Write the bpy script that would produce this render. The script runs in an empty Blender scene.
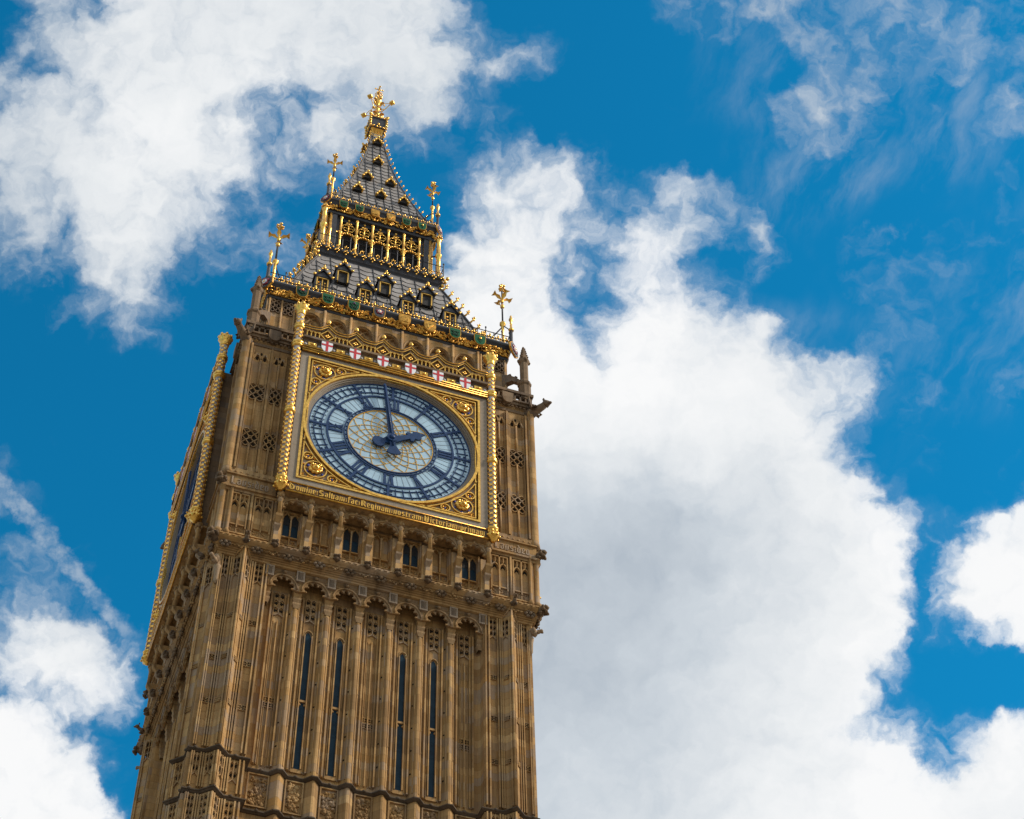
import bpy, bmesh, math, random
from mathutils import Vector, Matrix

random.seed(7)
scene = bpy.context.scene
COL = scene.collection
R = math.radians
ZG = 60.7                       # height of the dial's centre above the pavement

# ------------------------------------------------------------------ camera
CAM_POS = Vector((-13.1997, -56.749, ZG - 59.106))
FPX = 1805.93
YAW, PITCH, ROLL = 0.363787, 0.874803, -0.027867
cy_, sy_, cp_, sp_ = math.cos(YAW), math.sin(YAW), math.cos(PITCH), math.sin(PITCH)
FWD = Vector((sy_ * cp_, cy_ * cp_, sp_))
RIGHT = Vector((cy_, -sy_, 0))
UP = RIGHT.cross(FWD)
RT = math.cos(ROLL) * RIGHT + math.sin(ROLL) * UP
UPV = -math.sin(ROLL) * RIGHT + math.cos(ROLL) * UP
cd = bpy.data.cameras.new("camera")
cam = bpy.data.objects.new("camera", cd)
COL.objects.link(cam)
mw = Matrix.Identity(4)
for i in range(3):
    mw[i][0], mw[i][1], mw[i][2], mw[i][3] = RT[i], UPV[i], -FWD[i], CAM_POS[i]
cam.matrix_world = mw
cd.sensor_width = 36.0
cd.lens = 36.0 * FPX / 1024.0
cd.clip_start, cd.clip_end = 0.5, 20000
scene.camera = cam

scene.view_settings.view_transform = 'Standard'
scene.view_settings.look = 'None'
scene.view_settings.gamma = 1.0
scene.view_settings.exposure = 0.0
scene.view_settings.use_curve_mapping = False

# ------------------------------------------------------------------ sun
SUN = Vector((0.72, -0.34, 0.66)).normalized()          # towards the sun
sl = bpy.data.lights.new("sun", 'SUN')
sl.energy, sl.angle, sl.color = 4.0, R(8), (1.0, 0.90, 0.76)
so = bpy.data.objects.new("sun", sl)
COL.objects.link(so)
so.rotation_euler = (-SUN).to_track_quat('-Z', 'Y').to_euler()
so.location = (60, -60, 160)

# ------------------------------------------------------------------ world
W = bpy.data.worlds.new("World")
scene.world = W
W.use_nodes = True
nt = W.node_tree
nt.nodes.clear()


class NT:
    """tiny helper to write node graphs"""
    def __init__(s, tree):
        s.t = tree

    def n(s, typ, **kw):
        nd = s.t.nodes.new(typ)
        for k, v in kw.items():
            setattr(nd, k, v)
        return nd

    def put(s, sock, val):
        if isinstance(val, bpy.types.NodeSocket):
            s.t.links.new(val, sock)
        else:
            sock.default_value = val

    def math(s, op, a, b=0.0, c=0.0, clamp=False):
        nd = s.n('ShaderNodeMath', operation=op, use_clamp=clamp)
        s.put(nd.inputs[0], a); s.put(nd.inputs[1], b); s.put(nd.inputs[2], c)
        return nd.outputs[0]

    def vmath(s, op, a, b=(0, 0, 0), c=(0, 0, 0), scale=None):
        nd = s.n('ShaderNodeVectorMath', operation=op)
        s.put(nd.inputs[0], a); s.put(nd.inputs[1], b)
        if op == 'MULTIPLY_ADD':
            s.put(nd.inputs[2], c)
        if scale is not None:
            s.put(nd.inputs['Scale'], scale)
        return nd.outputs['Value'] if op in ('DOT_PRODUCT', 'LENGTH', 'DISTANCE') else nd.outputs['Vector']

    def maprange(s, v, a, b, c=0.0, d=1.0, kind='SMOOTHSTEP'):
        nd = s.n('ShaderNodeMapRange', interpolation_type=kind)
        for i, x in enumerate((v, a, b, c, d)):
            s.put(nd.inputs[i], x)
        return nd.outputs[0]

    def mix(s, f, a, b, blend='MIX'):
        nd = s.n('ShaderNodeMix', data_type='RGBA', blend_type=blend)
        s.put(nd.inputs[0], f)
        for i, x in ((6, a), (7, b)):
            if not isinstance(x, bpy.types.NodeSocket) and len(x) == 3:
                x = (*x, 1)
            s.put(nd.inputs[i], x)
        return nd.outputs[2]

    def noise(s, vec, scale, detail=4, rough=0.5, dist=0.0, lac=2.0):
        nd = s.n('ShaderNodeTexNoise')
        s.put(nd.inputs['Vector'], vec)
        nd.inputs['Scale'].default_value = scale
        nd.inputs['Detail'].default_value = detail
        nd.inputs['Roughness'].default_value = rough
        nd.inputs['Lacunarity'].default_value = lac
        nd.inputs['Distortion'].default_value = dist
        return nd.outputs['Fac'], nd.outputs['Color']

    def ramp(s, f, stops, interp='LINEAR'):
        nd = s.n('ShaderNodeValToRGB')
        cr = nd.color_ramp
        cr.interpolation = interp
        while len(cr.elements) < len(stops):
            cr.elements.new(1.0)
        for e, (p, c) in zip(cr.elements, stops):
            e.position = p
            e.color = c if len(c) == 4 else (*c, 1)
        s.put(nd.inputs[0], f)
        return nd.outputs[0]


# fixed compass directions of the cloud chart (centre, across, up)
SKY_C, SKY_U, SKY_V = (0.228130, 0.599189, 0.767417), (0.941802, -0.335694, -0.017865), (-0.246913, -0.726831, 0.640899)


def build_world():
    N = NT(nt)
    d = N.n('ShaderNodeTexCoord').outputs['Generated']
    d = N.vmath('NORMALIZE', d)
    sky = N.n('ShaderNodeTexSky', sky_type='NISHITA')
    sky.sun_disc = False
    sky.sun_elevation = math.asin(SUN.z)
    sky.sun_rotation = math.atan2(SUN.x, SUN.y)
    sky.altitude = 50
    sky.air_density, sky.dust_density, sky.ozone_density = 1.0, 0.3, 3.0
    # cloud chart: directions on a flat chart around the zone the tower points into
    C = SKY_C
    w = N.math('MAXIMUM', N.vmath('DOT_PRODUCT', d, tuple(C)), 0.05)
    u = N.math('DIVIDE', N.vmath('DOT_PRODUCT', d, SKY_U), w)
    v = N.math('DIVIDE', N.vmath('DOT_PRODUCT', d, SKY_V), w)
    k = 1805.93 / 33.0
    s0 = N.math('MULTIPLY_ADD', u, k, 512 / 33.0)          # columns
    t0 = N.math('MULTIPLY_ADD', v, -k, 409.5 / 33.0)       # rows
    cmb = N.n('ShaderNodeCombineXYZ')
    N.put(cmb.inputs[0], s0); N.put(cmb.inputs[1], t0)
    P = cmb.outputs[0]
    # warp the chart so that edges fray
    _, wc = N.noise(P, 0.55, 6, 0.6)
    _, wc2 = N.noise(N.vmath('ADD', P, (31.3, 17.7, 4.2)), 0.16, 3, 0.5)
    wv = N.vmath('SUBTRACT', wc, (0.5, 0.5, 0.5))
    wv2 = N.vmath('SUBTRACT', wc2, (0.5, 0.5, 0.5))
    Q = N.vmath('MULTIPLY_ADD', wv, (1.9, 1.9, 0), P)
    Q = N.vmath('MULTIPLY_ADD', wv2, (1.2, 1.2, 0), Q)
    _, wc4 = N.noise(P, 1.5, 5, 0.5)
    Q = N.vmath('MULTIPLY_ADD', N.vmath('SUBTRACT', wc4, (0.5, 0.5, 0.5)), (0.75, 0.75, 0), Q)
    sp = N.n('ShaderNodeSeparateXYZ')
    N.put(sp.inputs[0], Q)
    s1 = N.math('DIVIDE', sp.outputs[0], 31.0, clamp=True)
    t1 = sp.outputs[1]
    t1 = N.math('MAXIMUM', N.math('MINIMUM', t1, 25.0), 0.0)
    acc = None
    for j, row in enumerate(COVER):
        wt = N.maprange(N.math('ABSOLUTE', N.math('SUBTRACT', t1, float(j))), 0.0, 1.0, 1.0, 0.0)
        stops = []
        for i, ch in enumerate(row):
            stops.append((i / 31.0, (int(ch) / 8.3, bright(i * 33, j * 33), bright(i * 33, j * 33, SOFT))))
        cr = N.ramp(s1, stops, 'LINEAR')
        if acc is None:
            acc = N.vmath('SCALE', cr, scale=wt)
        else:
            cw = N.n('ShaderNodeCombineXYZ')
            for q in range(3):
                N.put(cw.inputs[q], wt)
            acc = N.vmath('MULTIPLY_ADD', cr, cw.outputs[0], acc)
    sep = N.n('ShaderNodeSeparateXYZ')
    N.put(sep.inputs[0], acc)
    cov, bri, soft = sep.outputs[0], sep.outputs[1], sep.outputs[2]
    # vapour trail: a straight soft band through two points of the chart
    ax, ay, bx, by = -25 / 33, 452 / 33, 134 / 33, 642 / 33
    L = math.hypot(bx - ax, by - ay)
    dx, dy = (bx - ax) / L, (by - ay) / L
    _, w3 = N.noise(P, 1.6, 4, 0.6)
    PT = N.vmath('MULTIPLY_ADD', N.vmath('SUBTRACT', w3, (.5, .5, .5)), (0.9, 0.9, 0), P)
    rel = N.vmath('SUBTRACT', PT, (ax, ay, 0))
    al = N.vmath('DOT_PRODUCT', rel, (dx, dy, 0))
    pe = N.math('ABSOLUTE', N.vmath('DOT_PRODUCT', rel, (-dy, dx, 0)))
    tr = N.maprange(pe, 0.10, 0.36, 1.0, 0.0)
    tr = N.math('MULTIPLY', tr, N.maprange(al, L - 1.5, L + 0.8, 1.0, 0.0))
    tr = N.math('MULTIPLY', tr, N.maprange(al, -3, 0.0))
    # beyond the chart: unseen cloud, added thick to brighten the tower, thinner on the left
    gn, _ = N.noise(d, 3.2, 5, 0.55)
    sdx = N.vmath('DOT_PRODUCT', d, (0.85, -0.5, 0.0))
    gcov = N.maprange(N.math('MULTIPLY_ADD', sdx, 0.05, gn), 0.30, 0.52)
    pd = N.vmath('SUBTRACT', P, (15.5, 12.4, 0))
    out = N.maprange(N.vmath('LENGTH', N.vmath('MULTIPLY', pd, (1 / 17.5, 1 / 14.5, 0))), 1.25, 1.9)
    cov = N.math('ADD', N.math('MULTIPLY', cov, N.math('SUBTRACT', 1.0, out)), N.math('MULTIPLY', gcov, out))
    bri = N.math('ADD', N.math('MULTIPLY', bri, N.math('SUBTRACT', 1.0, out)), N.math('MULTIPLY', 0.75, out))
    # billow detail
    f1, _ = N.noise(Q, 0.42, 8, 0.56, 0.0)
    f2, _ = N.noise(N.vmath('ADD', Q, (9.1, 3.3, 7.7)), 1.3, 6, 0.56)
    det = N.math('ADD', N.math('MULTIPLY', N.math('SUBTRACT', f1, 0.5), N.math('MULTIPLY_ADD', soft, 0.50, 1.0)), N.math('MULTIPLY', N.math('SUBTRACT', f2, 0.5), N.math('MULTIPLY_ADD', soft, 0.45, 0.5)))
    # little detail inside solid cloud or clear sky
    dens = N.math('ADD', cov, N.math('MULTIPLY', det, N.maprange(cov, 0.0, 0.22, 0.25, 1.0)))
    a_soft = N.maprange(dens, 0.06, 1.12)
    a_crisp = N.maprange(dens, 0.28, 0.80)
    alpha = N.math('ADD', N.math('MULTIPLY', a_soft, soft), N.math('MULTIPLY', a_crisp, N.math('SUBTRACT', 1.0, soft)))
    # high filmy streaks combed by the wind
    rot = N.n('ShaderNodeVectorRotate', rotation_type='Z_AXIS')
    N.put(rot.inputs['Vector'], N.vmath('MULTIPLY_ADD', wv, (0.7, 0.7, 0), N.vmath('MULTIPLY_ADD', wv2, (2.2, 2.2, 0), P)))
    rot.inputs['Angle'].default_value = R(-24)
    stv = N.vmath('MULTIPLY', rot.outputs[0], (0.95, 0.36, 1))
    sn, _ = N.noise(stv, 0.85, 8, 0.62)
    sreg = N.math('MULTIPLY', N.maprange(s0, 20.0, 25.0), N.maprange(t0, 15.0, 8.0))
    film = N.math('MULTIPLY', N.math('MULTIPLY', N.maprange(sn, 0.40, 0.78), sreg), 0.32)
    gate, _ = N.noise(N.vmath('ADD', P, (3.7, 8.8, 1.1)), 0.22, 3, 0.5)
    film = N.math('MULTIPLY', film, N.maprange(gate, 0.36, 0.62))
    alpha = N.math('MAXIMUM', alpha, film)
    veil, _ = N.noise(P, 1.4, 6, 0.65)
    alpha = N.math('MAXIMUM', alpha, N.math('MULTIPLY', tr, N.maprange(veil, 0.36, 0.66, 0.12, 0.52)))
    b2 = N.math('ADD', bri, N.math('MULTIPLY', N.math('SUBTRACT', f1, 0.5), 0.34))
    b2 = N.math('ADD', b2, N.math('MULTIPLY', N.math('SUBTRACT', f2, 0.5), 0.16))
    ccol = N.ramp(b2, [(0.0, (0.30, 0.36, 0.43)), (0.35, (0.42, 0.48, 0.55)), (0.62, (0.60, 0.655, 0.71)), (0.85, (0.83, 0.855, 0.875)), (1.0, (0.95, 0.955, 0.96))])
    ccol = N.vmath('SCALE', ccol, scale=1.0 / 0.1)
    tint = N.vmath('MULTIPLY', sky.outputs[0], (0.06, 1.40, 1.66))
    col = N.mix(alpha, tint, ccol)
    bg = N.n('ShaderNodeBackground')
    N.put(bg.inputs[0], col)
    bg.inputs[1].default_value = 0.1
    o = N.n('ShaderNodeOutputWorld')
    nt.links.new(bg.outputs[0], o.inputs[0])
    W.cycles.sampling_method = 'MANUAL'
    W.cycles.sample_map_resolution = 512


# how much cloud stands in each direction of the chart (0 clear .. 9 solid), 33 x 33 chart cells
COVER = [
    "15538999999998300000222454333221",
    "16789999999976521000012144322323",
    "52689998877898543100000003432213",
    "46789998445777310000000024312012",
    "79998998346632131100000022110112",
    "78998998334410155430000001101111",
    "67798973223310365544455300111111",
    "45578763222111577555453600121111",
    "34377742211113888545421200111111",
    "01356510000126988424652000111111",
    "00013200000137999637987620011111",
    "00000000000148999968999876410111",
    "00000000000259999999999987511111",
    "00000000000259999999999987501111",
    "20000000000259999999999998401110",
    "21000000000259999999999999720012",
    "02000000000259999999999999961257",
    "33200000000259999999999999982689",
    "12310000000259999999999999982899",
    "46862000000259999999999999972357",
    "78984000000259999999999999850002",
    "45664000000259999999999998630001",
    "87422000000259999999999997543267",
    "99841000000259999999999999974599",
    "99972000000259999999999999997999",
    "99983000000259999999999999999999",
]
BRI = ["577765555", "688677555", "577799755", "558999887", "558644699", "987445799", "998766898"]
# how soft and filmy the cloud is there (9) or crisp and billowing (0)
SOFT = ["666668999", "776677999", "777755899", "888511489", "888411211", "633211111", "311111111"]


def bright(px, py, BR=None):
    BR = BR or BRI
    x = min(max(px / 128.0, 0), 7.999)
    y = min(max(py / 136.5, 0), 5.999)
    i, j = int(x), int(y)
    fx, fy = x - i, y - j
    g = lambda a, b: int(BR[b][a]) / 9.0
    return (g(i, j) * (1 - fx) + g(i + 1, j) * fx) * (1 - fy) + (g(i, j + 1) * (1 - fx) + g(i + 1, j + 1) * fx) * fy


build_world()

# ------------------------------------------------------------------ materials
def new_mat(name):
    m = bpy.data.materials.new(name)
    m.use_nodes = True
    t = m.node_tree
    b = t.nodes['Principled BSDF']
    return m, NT(t), b


def stone_mat(name, tan, ochre, grey, dark, grime=0.5, course=0.36, blen=0.8):
    m, N, b = new_mat(name)
    co = N.n('ShaderNodeTexCoord').outputs['Object']
    sp = N.n('ShaderNodeSeparateXYZ')
    N.put(sp.inputs[0], co)
    x, y, z = sp.outputs
    u = N.math('ADD', x, N.math('MULTIPLY', y, 0.83))
    cb = N.n('ShaderNodeCombineXYZ')
    N.put(cb.inputs[0], u); N.put(cb.inputs[1], z)
    uv = cb.outputs[0]

    def brick(c1, c2, width, height, off, mortar, msize, bias=0.0):
        bk = N.n('ShaderNodeTexBrick')
        bk.offset = 0.5
        N.put(bk.inputs['Vector'], N.vmath('ADD', uv, off))
        bk.inputs['Color1'].default_value = (*c1, 1)
        bk.inputs['Color2'].default_value = (*c2, 1)
        bk.inputs['Mortar'].default_value = (*mortar, 1)
        bk.inputs['Scale'].default_value = 1.0
        bk.inputs['Mortar Size'].default_value = msize
        bk.inputs['Mortar Smooth'].default_value = 0.3
        bk.inputs['Bias'].default_value = bias
        bk.inputs['Brick Width'].default_value = width
        bk.inputs['Row Height'].default_value = height
        return bk
    base = brick(tan, ochre, blen, course, (0, 0, 0), tuple(c * 0.55 for c in ochre), 0.009)
    sel = brick((0, 0, 0), (1, 1, 1), blen, course, (blen * 17.5, course * 22, 0), (0.3, 0.3, 0.3), 0.0)
    sel2 = brick((0, 0, 0), (1, 1, 1), blen * 1.5, course * 2, (blen * 9.25, course * 6, 0), (0.3, 0.3, 0.3), 0.0)
    # only some stones are the grey replacement kind
    g = N.maprange(sel.outputs[0], 0.58, 0.9)
    col = N.mix(N.math('MULTIPLY', g, 0.9), base.outputs[0], grey)
    sel3 = brick((0, 0, 0), (1, 1, 1), blen, course, (blen * 31.5, course * 13, 0), (0.3, 0.3, 0.3), 0.0)
    col = N.mix(N.math('MULTIPLY', N.maprange(sel3.outputs[0], 0.70, 0.98), 0.7), col, tuple(min(1, c * k_) for c, k_ in zip(tan, (1.22, 1.30, 1.42))))
    g2 = N.maprange(sel2.outputs[0], 0.62, 0.95)
    col = N.mix(N.math('MULTIPLY', g2, 0.6), col, dark)
    n1, _ = N.noise(co, 0.55, 5, 0.6)
    col = N.mix(N.maprange(n1, 0.3, 0.75, 0, 0.55), col, tuple(a * 0.8 + b_ * 0.2 for a, b_ in zip(dark, tan)))
    # rain streaks
    n2, _ = N.noise(N.vmath('MULTIPLY', co, (3.5, 3.5, 0.16)), 1.0, 5, 0.65)
    col = N.mix(N.maprange(n2, 0.44, 0.74, 0, grime), col, tuple(c * 0.42 for c in dark))
    n4, _ = N.noise(N.vmath('MULTIPLY', co, (5.0, 5.0, 0.35)), 1.0, 4, 0.6)
    col = N.mix(N.maprange(n4, 0.52, 0.78, 0, 0.4), col, tuple(min(1, c * 1.25) for c in tan))
    n3, _ = N.noise(co, 14, 5, 0.7)
    col = N.mix(N.maprange(n3, 0.25, 0.75, 0.0, 0.35), col, tuple(c * 0.6 for c in ochre))
    N.put(b.inputs['Base Color'], col)
    b.inputs['Roughness'].default_value = 0.88
    b.inputs['Specular IOR Level'].default_value = 0.25
    bp = N.n('ShaderNodeBump')
    bp.inputs['Strength'].default_value = 0.5
    bp.inputs['Distance'].default_value = 0.03
    hgt = N.math('ADD', N.math('MULTIPLY', n3, 0.7), N.math('MULTIPLY', base.outputs['Fac'], -0.6))
    N.put(bp.inputs['Height'], hgt)
    N.put(b.inputs['Normal'], bp.outputs[0])
    return m


def plain_mat(name, col, rough=0.6, metal=0.0, var=0.25, scale=3.0, bump=0.0, spec=0.5):
    m, N, b = new_mat(name)
    co = N.n('ShaderNodeTexCoord').outputs['Object']
    n1, _ = N.noise(co, scale, 5, 0.6)
    c = N.mix(N.maprange(n1, 0.3, 0.7), tuple(x * (1 - var) for x in col), tuple(min(1, x * (1 + var * 0.6)) for x in col))
    N.put(b.inputs['Base Color'], c)
    n2, _ = N.noise(co, scale * 4, 3, 0.6)
    N.put(b.inputs['Roughness'], N.maprange(n2, 0.3, 0.7, max(0.04, rough - 0.1), min(1, rough + 0.12)))
    b.inputs['Metallic'].default_value = metal
    b.inputs['Specular IOR Level'].default_value = spec
    if bump:
        bp = N.n('ShaderNodeBump')
        bp.inputs['Strength'].default_value = bump
        bp.inputs['Distance'].default_value = 0.03
        n3, _ = N.noise(co, 11, 4, 0.6)
        N.put(bp.inputs['Height'], n3)
        N.put(b.inputs['Normal'], bp.outputs[0])
    return m


M = {}
M['stone'] = stone_mat('ashlar stone', (0.53, 0.325, 0.135), (0.42, 0.228, 0.072), (0.36, 0.27, 0.195), (0.21, 0.115, 0.048), 0.75)
M['carved'] = stone_mat('carved stone', (0.48, 0.295, 0.125), (0.385, 0.212, 0.072), (0.355, 0.265, 0.185), (0.17, 0.098, 0.045), 0.75, 0.5, 1.1)
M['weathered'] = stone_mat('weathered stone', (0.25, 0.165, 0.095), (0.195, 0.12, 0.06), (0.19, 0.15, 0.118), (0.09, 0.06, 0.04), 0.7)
M['pale'] = stone_mat('pale replaced stone', (0.44, 0.325, 0.225), (0.39, 0.275, 0.17), (0.42, 0.335, 0.26), (0.28, 0.20, 0.135), 0.4, 0.5, 1.2)
M['border'] = stone_mat('grey painted border', (0.32, 0.262, 0.20), (0.295, 0.237, 0.177), (0.33, 0.278, 0.22), (0.23, 0.185, 0.138), 0.35, 2.0, 3.0)
M['dark_stone'] = stone_mat('dark stone moulding', (0.13, 0.09, 0.058), (0.10, 0.066, 0.038), (0.12, 0.098, 0.078), (0.05, 0.035, 0.024), 0.6)  # darker stone for the string courses
M['recess_shade'] = plain_mat('painted hole shade', (0.020, 0.0135, 0.008), 0.95, 0, 0.3, 3, 0, 0.1)  # near-black colour stands for the shade inside pierced holes
M['gold'] = plain_mat('gilding', (0.90, 0.50, 0.105), 0.30, 0.88, 0.30, 6.0, 0.10)
M['gold_dull'] = plain_mat('dull gilding', (0.62, 0.31, 0.045), 0.38, 0.75, 0.40, 6.0, 0.15)
M['lead'] = plain_mat('dark painted iron', (0.042, 0.042, 0.048), 0.5, 0.1, 0.3, 2.0, 0.15, 0.35)
M['black'] = plain_mat('dark interior and painted shade', (0.012, 0.011, 0.011), 0.8, 0.0, 0.2)
M['blue'] = plain_mat('blue painted iron', (0.007, 0.036, 0.115), 0.45, 0.0, 0.2, 4.0, 0, 0.3)
M['opal'] = plain_mat('opal glass', (0.37, 0.52, 0.63), 0.18, 0.0, 0.12, 1.2)
M['line'] = plain_mat('thin glazing bar', (0.30, 0.37, 0.42), 0.4)
M['pane'] = plain_mat('leaded window glass', (0.008, 0.026, 0.042), 0.35, 0.0, 0.4, 2.5, 0.1, 0.12)
M['white'] = plain_mat('white enamel', (0.78, 0.79, 0.80), 0.4, 0, 0.06)
M['red'] = plain_mat('red enamel', (0.52, 0.018, 0.022), 0.4, 0, 0.12)
M['green'] = plain_mat('green enamel', (0.010, 0.105, 0.045), 0.6, 0, 0.2, 3, 0, 0.15)
M['leafgreen'] = plain_mat('dark leaf enamel', (0.008, 0.045, 0.022), 0.6, 0, 0.3, 3, 0, 0.15)
M['purple'] = plain_mat('purple enamel', (0.10, 0.02, 0.11), 0.4, 0, 0.2)
M['crimson'] = plain_mat('crimson enamel', (0.26, 0.012, 0.035), 0.4, 0, 0.2)
M['cobalt'] = plain_mat('cobalt enamel', (0.02, 0.04, 0.30), 0.4, 0, 0.2)
M['grey_enamel'] = plain_mat('grey column paint', (0.36, 0.34, 0.33), 0.5, 0, 0.25, 6)


def slate_mat():
    m, N, b = new_mat('cast iron roof plates')
    co = N.n('ShaderNodeTexCoord').outputs['Object']
    n1, _ = N.noise(co, 0.9, 6, 0.62)
    n2, _ = N.noise(N.vmath('MULTIPLY', co, (6, 6, 0.7)), 1.0, 5, 0.6)
    c = N.mix(N.maprange(n1, 0.3, 0.7), (0.185, 0.170, 0.160), (0.305, 0.283, 0.27))
    c = N.mix(N.maprange(n2, 0.45, 0.75, 0, 0.5), c, (0.15, 0.14, 0.135))
    N.put(b.inputs['Base Color'], c)
    b.inputs['Roughness'].default_value = 0.6
    b.inputs['Specular IOR Level'].default_value = 0.3
    bp = N.n('ShaderNodeBump')
    bp.inputs['Strength'].default_value = 0.25
    bp.inputs['Distance'].default_value = 0.03
    n3, _ = N.noise(co, 9, 4)
    N.put(bp.inputs['Height'], n3)
    N.put(b.inputs['Normal'], bp.outputs[0])
    return m


M['slate'] = slate_mat()


# ------------------------------------------------------------------ mesh builder
ICO = None


def ico():
    global ICO
    if ICO is None:
        t = (1 + 5 ** 0.5) / 2
        v = [(-1, t, 0), (1, t, 0), (-1, -t, 0), (1, -t, 0), (0, -1, t), (0, 1, t), (0, -1, -t), (0, 1, -t), (t, 0, -1), (t, 0, 1), (-t, 0, -1), (-t, 0, 1)]
        L = (1 + t * t) ** 0.5
        v = [tuple(c / L for c in p) for p in v]
        f = [(0, 11, 5), (0, 5, 1), (0, 1, 7), (0, 7, 10), (0, 10, 11), (1, 5, 9), (5, 11, 4), (11, 10, 2), (10, 7, 6), (7, 1, 8), (3, 9, 4), (3, 4, 2), (3, 2, 6), (3, 6, 8), (3, 8, 9), (4, 9, 5), (2, 4, 11), (6, 2, 10), (8, 6, 7), (9, 8, 1)]
        ICO = (v, f)
    return ICO


class MB:
    def __init__(s):
        s.v, s.f, s.mi, s.sm, s.cur, s.mats = [], [], [], [], 0, []

    def use(s, m):
        if m not in s.mats:
            s.mats.append(m)
        s.cur = s.mats.index(m)
        return s

    def add(s, vs, fs, smooth=False):
        o = len(s.v)
        s.v += [tuple(p) for p in vs]
        for f in fs:
            s.f.append(tuple(i + o for i in f))
            s.mi.append(s.cur)
            s.sm.append(smooth)
        return s

    def box(s, x0, x1, y0, y1, z0, z1):
        vs = [(x0, y0, z0), (x1, y0, z0), (x1, y1, z0), (x0, y1, z0), (x0, y0, z1), (x1, y0, z1), (x1, y1, z1), (x0, y1, z1)]
        return s.add(vs, [(3, 2, 1, 0), (4, 5, 6, 7), (0, 1, 5, 4), (1, 2, 6, 5), (2, 3, 7, 6), (3, 0, 4, 7)])

    def bar(s, p, q, w, y0, y1):
        """flat bar in the facade plane from (x,z) p to q, width w, between depths y0 (front) and y1"""
        dx, dz = q[0] - p[0], q[1] - p[1]
        L = math.hypot(dx, dz) or 1e-6
        nx, nz = -dz / L * w / 2, dx / L * w / 2
        return s.pxz([(p[0] + nx, p[1] + nz), (q[0] + nx, q[1] + nz), (q[0] - nx, q[1] - nz), (p[0] - nx, p[1] - nz)], y0, y1)

    def pxz(s, pts, y0, y1):
        n = len(pts)
        vs = [(x, y0, z) for x, z in pts] + [(x, y1, z) for x, z in pts]
        fs = [tuple(range(n)), tuple(range(2 * n - 1, n - 1, -1))]
        fs += [(i, i + n, (i + 1) % n + n, (i + 1) % n) for i in range(n)]
        return s.add(vs, fs)

    def pxy(s, pts, z0, z1, cap=True):
        n = len(pts)
        vs = [(x, y, z0) for x, y in pts] + [(x, y, z1) for x, y in pts]
        fs = [(i, (i + 1) % n, (i + 1) % n + n, i + n) for i in range(n)]
        if cap:
            fs += [tuple(range(n - 1, -1, -1)), tuple(range(n, 2 * n))]
        return s.add(vs, fs)

    def strip(s, A, B, closed=False, smooth=False):
        """skin between two equal point rows"""
        n = len(A)
        m = n if closed else n - 1
        return s.add(list(A) + list(B), [(i, (i + 1) % n, (i + 1) % n + n, i + n) for i in range(m)], smooth)

    def tube(s, pts, r, n=6, closed=False, r1=None, cap=True):
        P = [Vector(p) for p in pts]
        k = len(P)
        rings = []
        for i, p in enumerate(P):
            if closed:
                t = P[(i + 1) % k] - P[i - 1]
            else:
                t = P[min(i + 1, k - 1)] - P[max(i - 1, 0)]
            if t.length < 1e-9:
                t = Vector((0, 0, 1))
            t.normalize()
            a = t.cross(Vector((0, 1, 0)))
            if a.length < 0.1:
                a = t.cross(Vector((1, 0, 0)))
            a.normalize()
            b = t.cross(a)
            rr = r if r1 is None else r + (r1 - r) * i / max(1, k - 1)
            rings.append([p + rr * (math.cos(2 * math.pi * j / n) * a + math.sin(2 * math.pi * j / n) * b) for j in range(n)])
        vs = [q for rg in rings for q in rg]
        fs = []
        for i in range(k if closed else k - 1):
            i2 = (i + 1) % k
            for j in range(n):
                j2 = (j + 1) % n
                fs.append((i * n + j, i * n + j2, i2 * n + j2, i2 * n + j))
        if cap and not closed:
            fs.append(tuple(range(n)))
            fs.append(tuple(range((k - 1) * n, k * n)))
        return s.add(vs, fs, n > 4)

    def lathe(s, prof, cx=0, cy=0, n=10, rot=0.0, smooth=True):
        vs, fs = [], []
        for r, z in prof:
            for j in range(n):
                a = 2 * math.pi * j / n + rot
                vs.append((cx + r * math.cos(a), cy + r * math.sin(a), z))
        for i in range(len(prof) - 1):
            for j in range(n):
                j2 = (j + 1) % n
                fs.append((i * n + j, i * n + j2, (i + 1) * n + j2, (i + 1) * n + j))
        fs.append(tuple(range(n - 1, -1, -1)))
        fs.append(tuple(range((len(prof) - 1) * n, len(prof) * n)))
        return s.add(vs, fs, smooth)

    def sq(s, prof, cx=0, cy=0):
        """square revolve: list of (half width, z)"""
        return s.lathe([(h * math.sqrt(2), z) for h, z in prof], cx, cy, 4, math.pi / 4, False)

    def blob(s, x, y, z, rx, ry=None, rz=None, jit=0.0):
        ry = rx if ry is None else ry
        rz = rx if rz is None else rz
        V, F = ico()
        j = lambda: 1 + random.uniform(-jit, jit)
        return s.add([(x + a * rx * j(), y + b * ry * j(), z + c * rz * j()) for a, b, c in V], F, True)

    def ring(s, r0, r1, y0, y1, n=48, cx=0, cz=0, a0=0, a1=360, y0b=None):
        """annulus (or part of it) facing -y; inner radius r0 front depth y0b, outer r1 front depth y0; back at y1"""
        y0b = y0 if y0b is None else y0b
        full = abs(a1 - a0) >= 359.9
        m = n if full else n + 1
        A = [R(a0 + (a1 - a0) * i / n) for i in range(m)]
        c = lambda r, y: [(cx + r * math.sin(a), y, cz + r * math.cos(a)) for a in A]
        fi, fo, bi, bo = c(r0, y0b), c(r1, y0), c(r0, y1), c(r1, y1)
        for p, q in ((fi, fo), (fo, bo), (bo, bi), (bi, fi)):
            s.strip(p, q, full)
        if not full:
            for k in (0, m - 1):
                s.add([fi[k], fo[k], bo[k], bi[k]], [(0, 1, 2, 3)])
        return s

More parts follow.
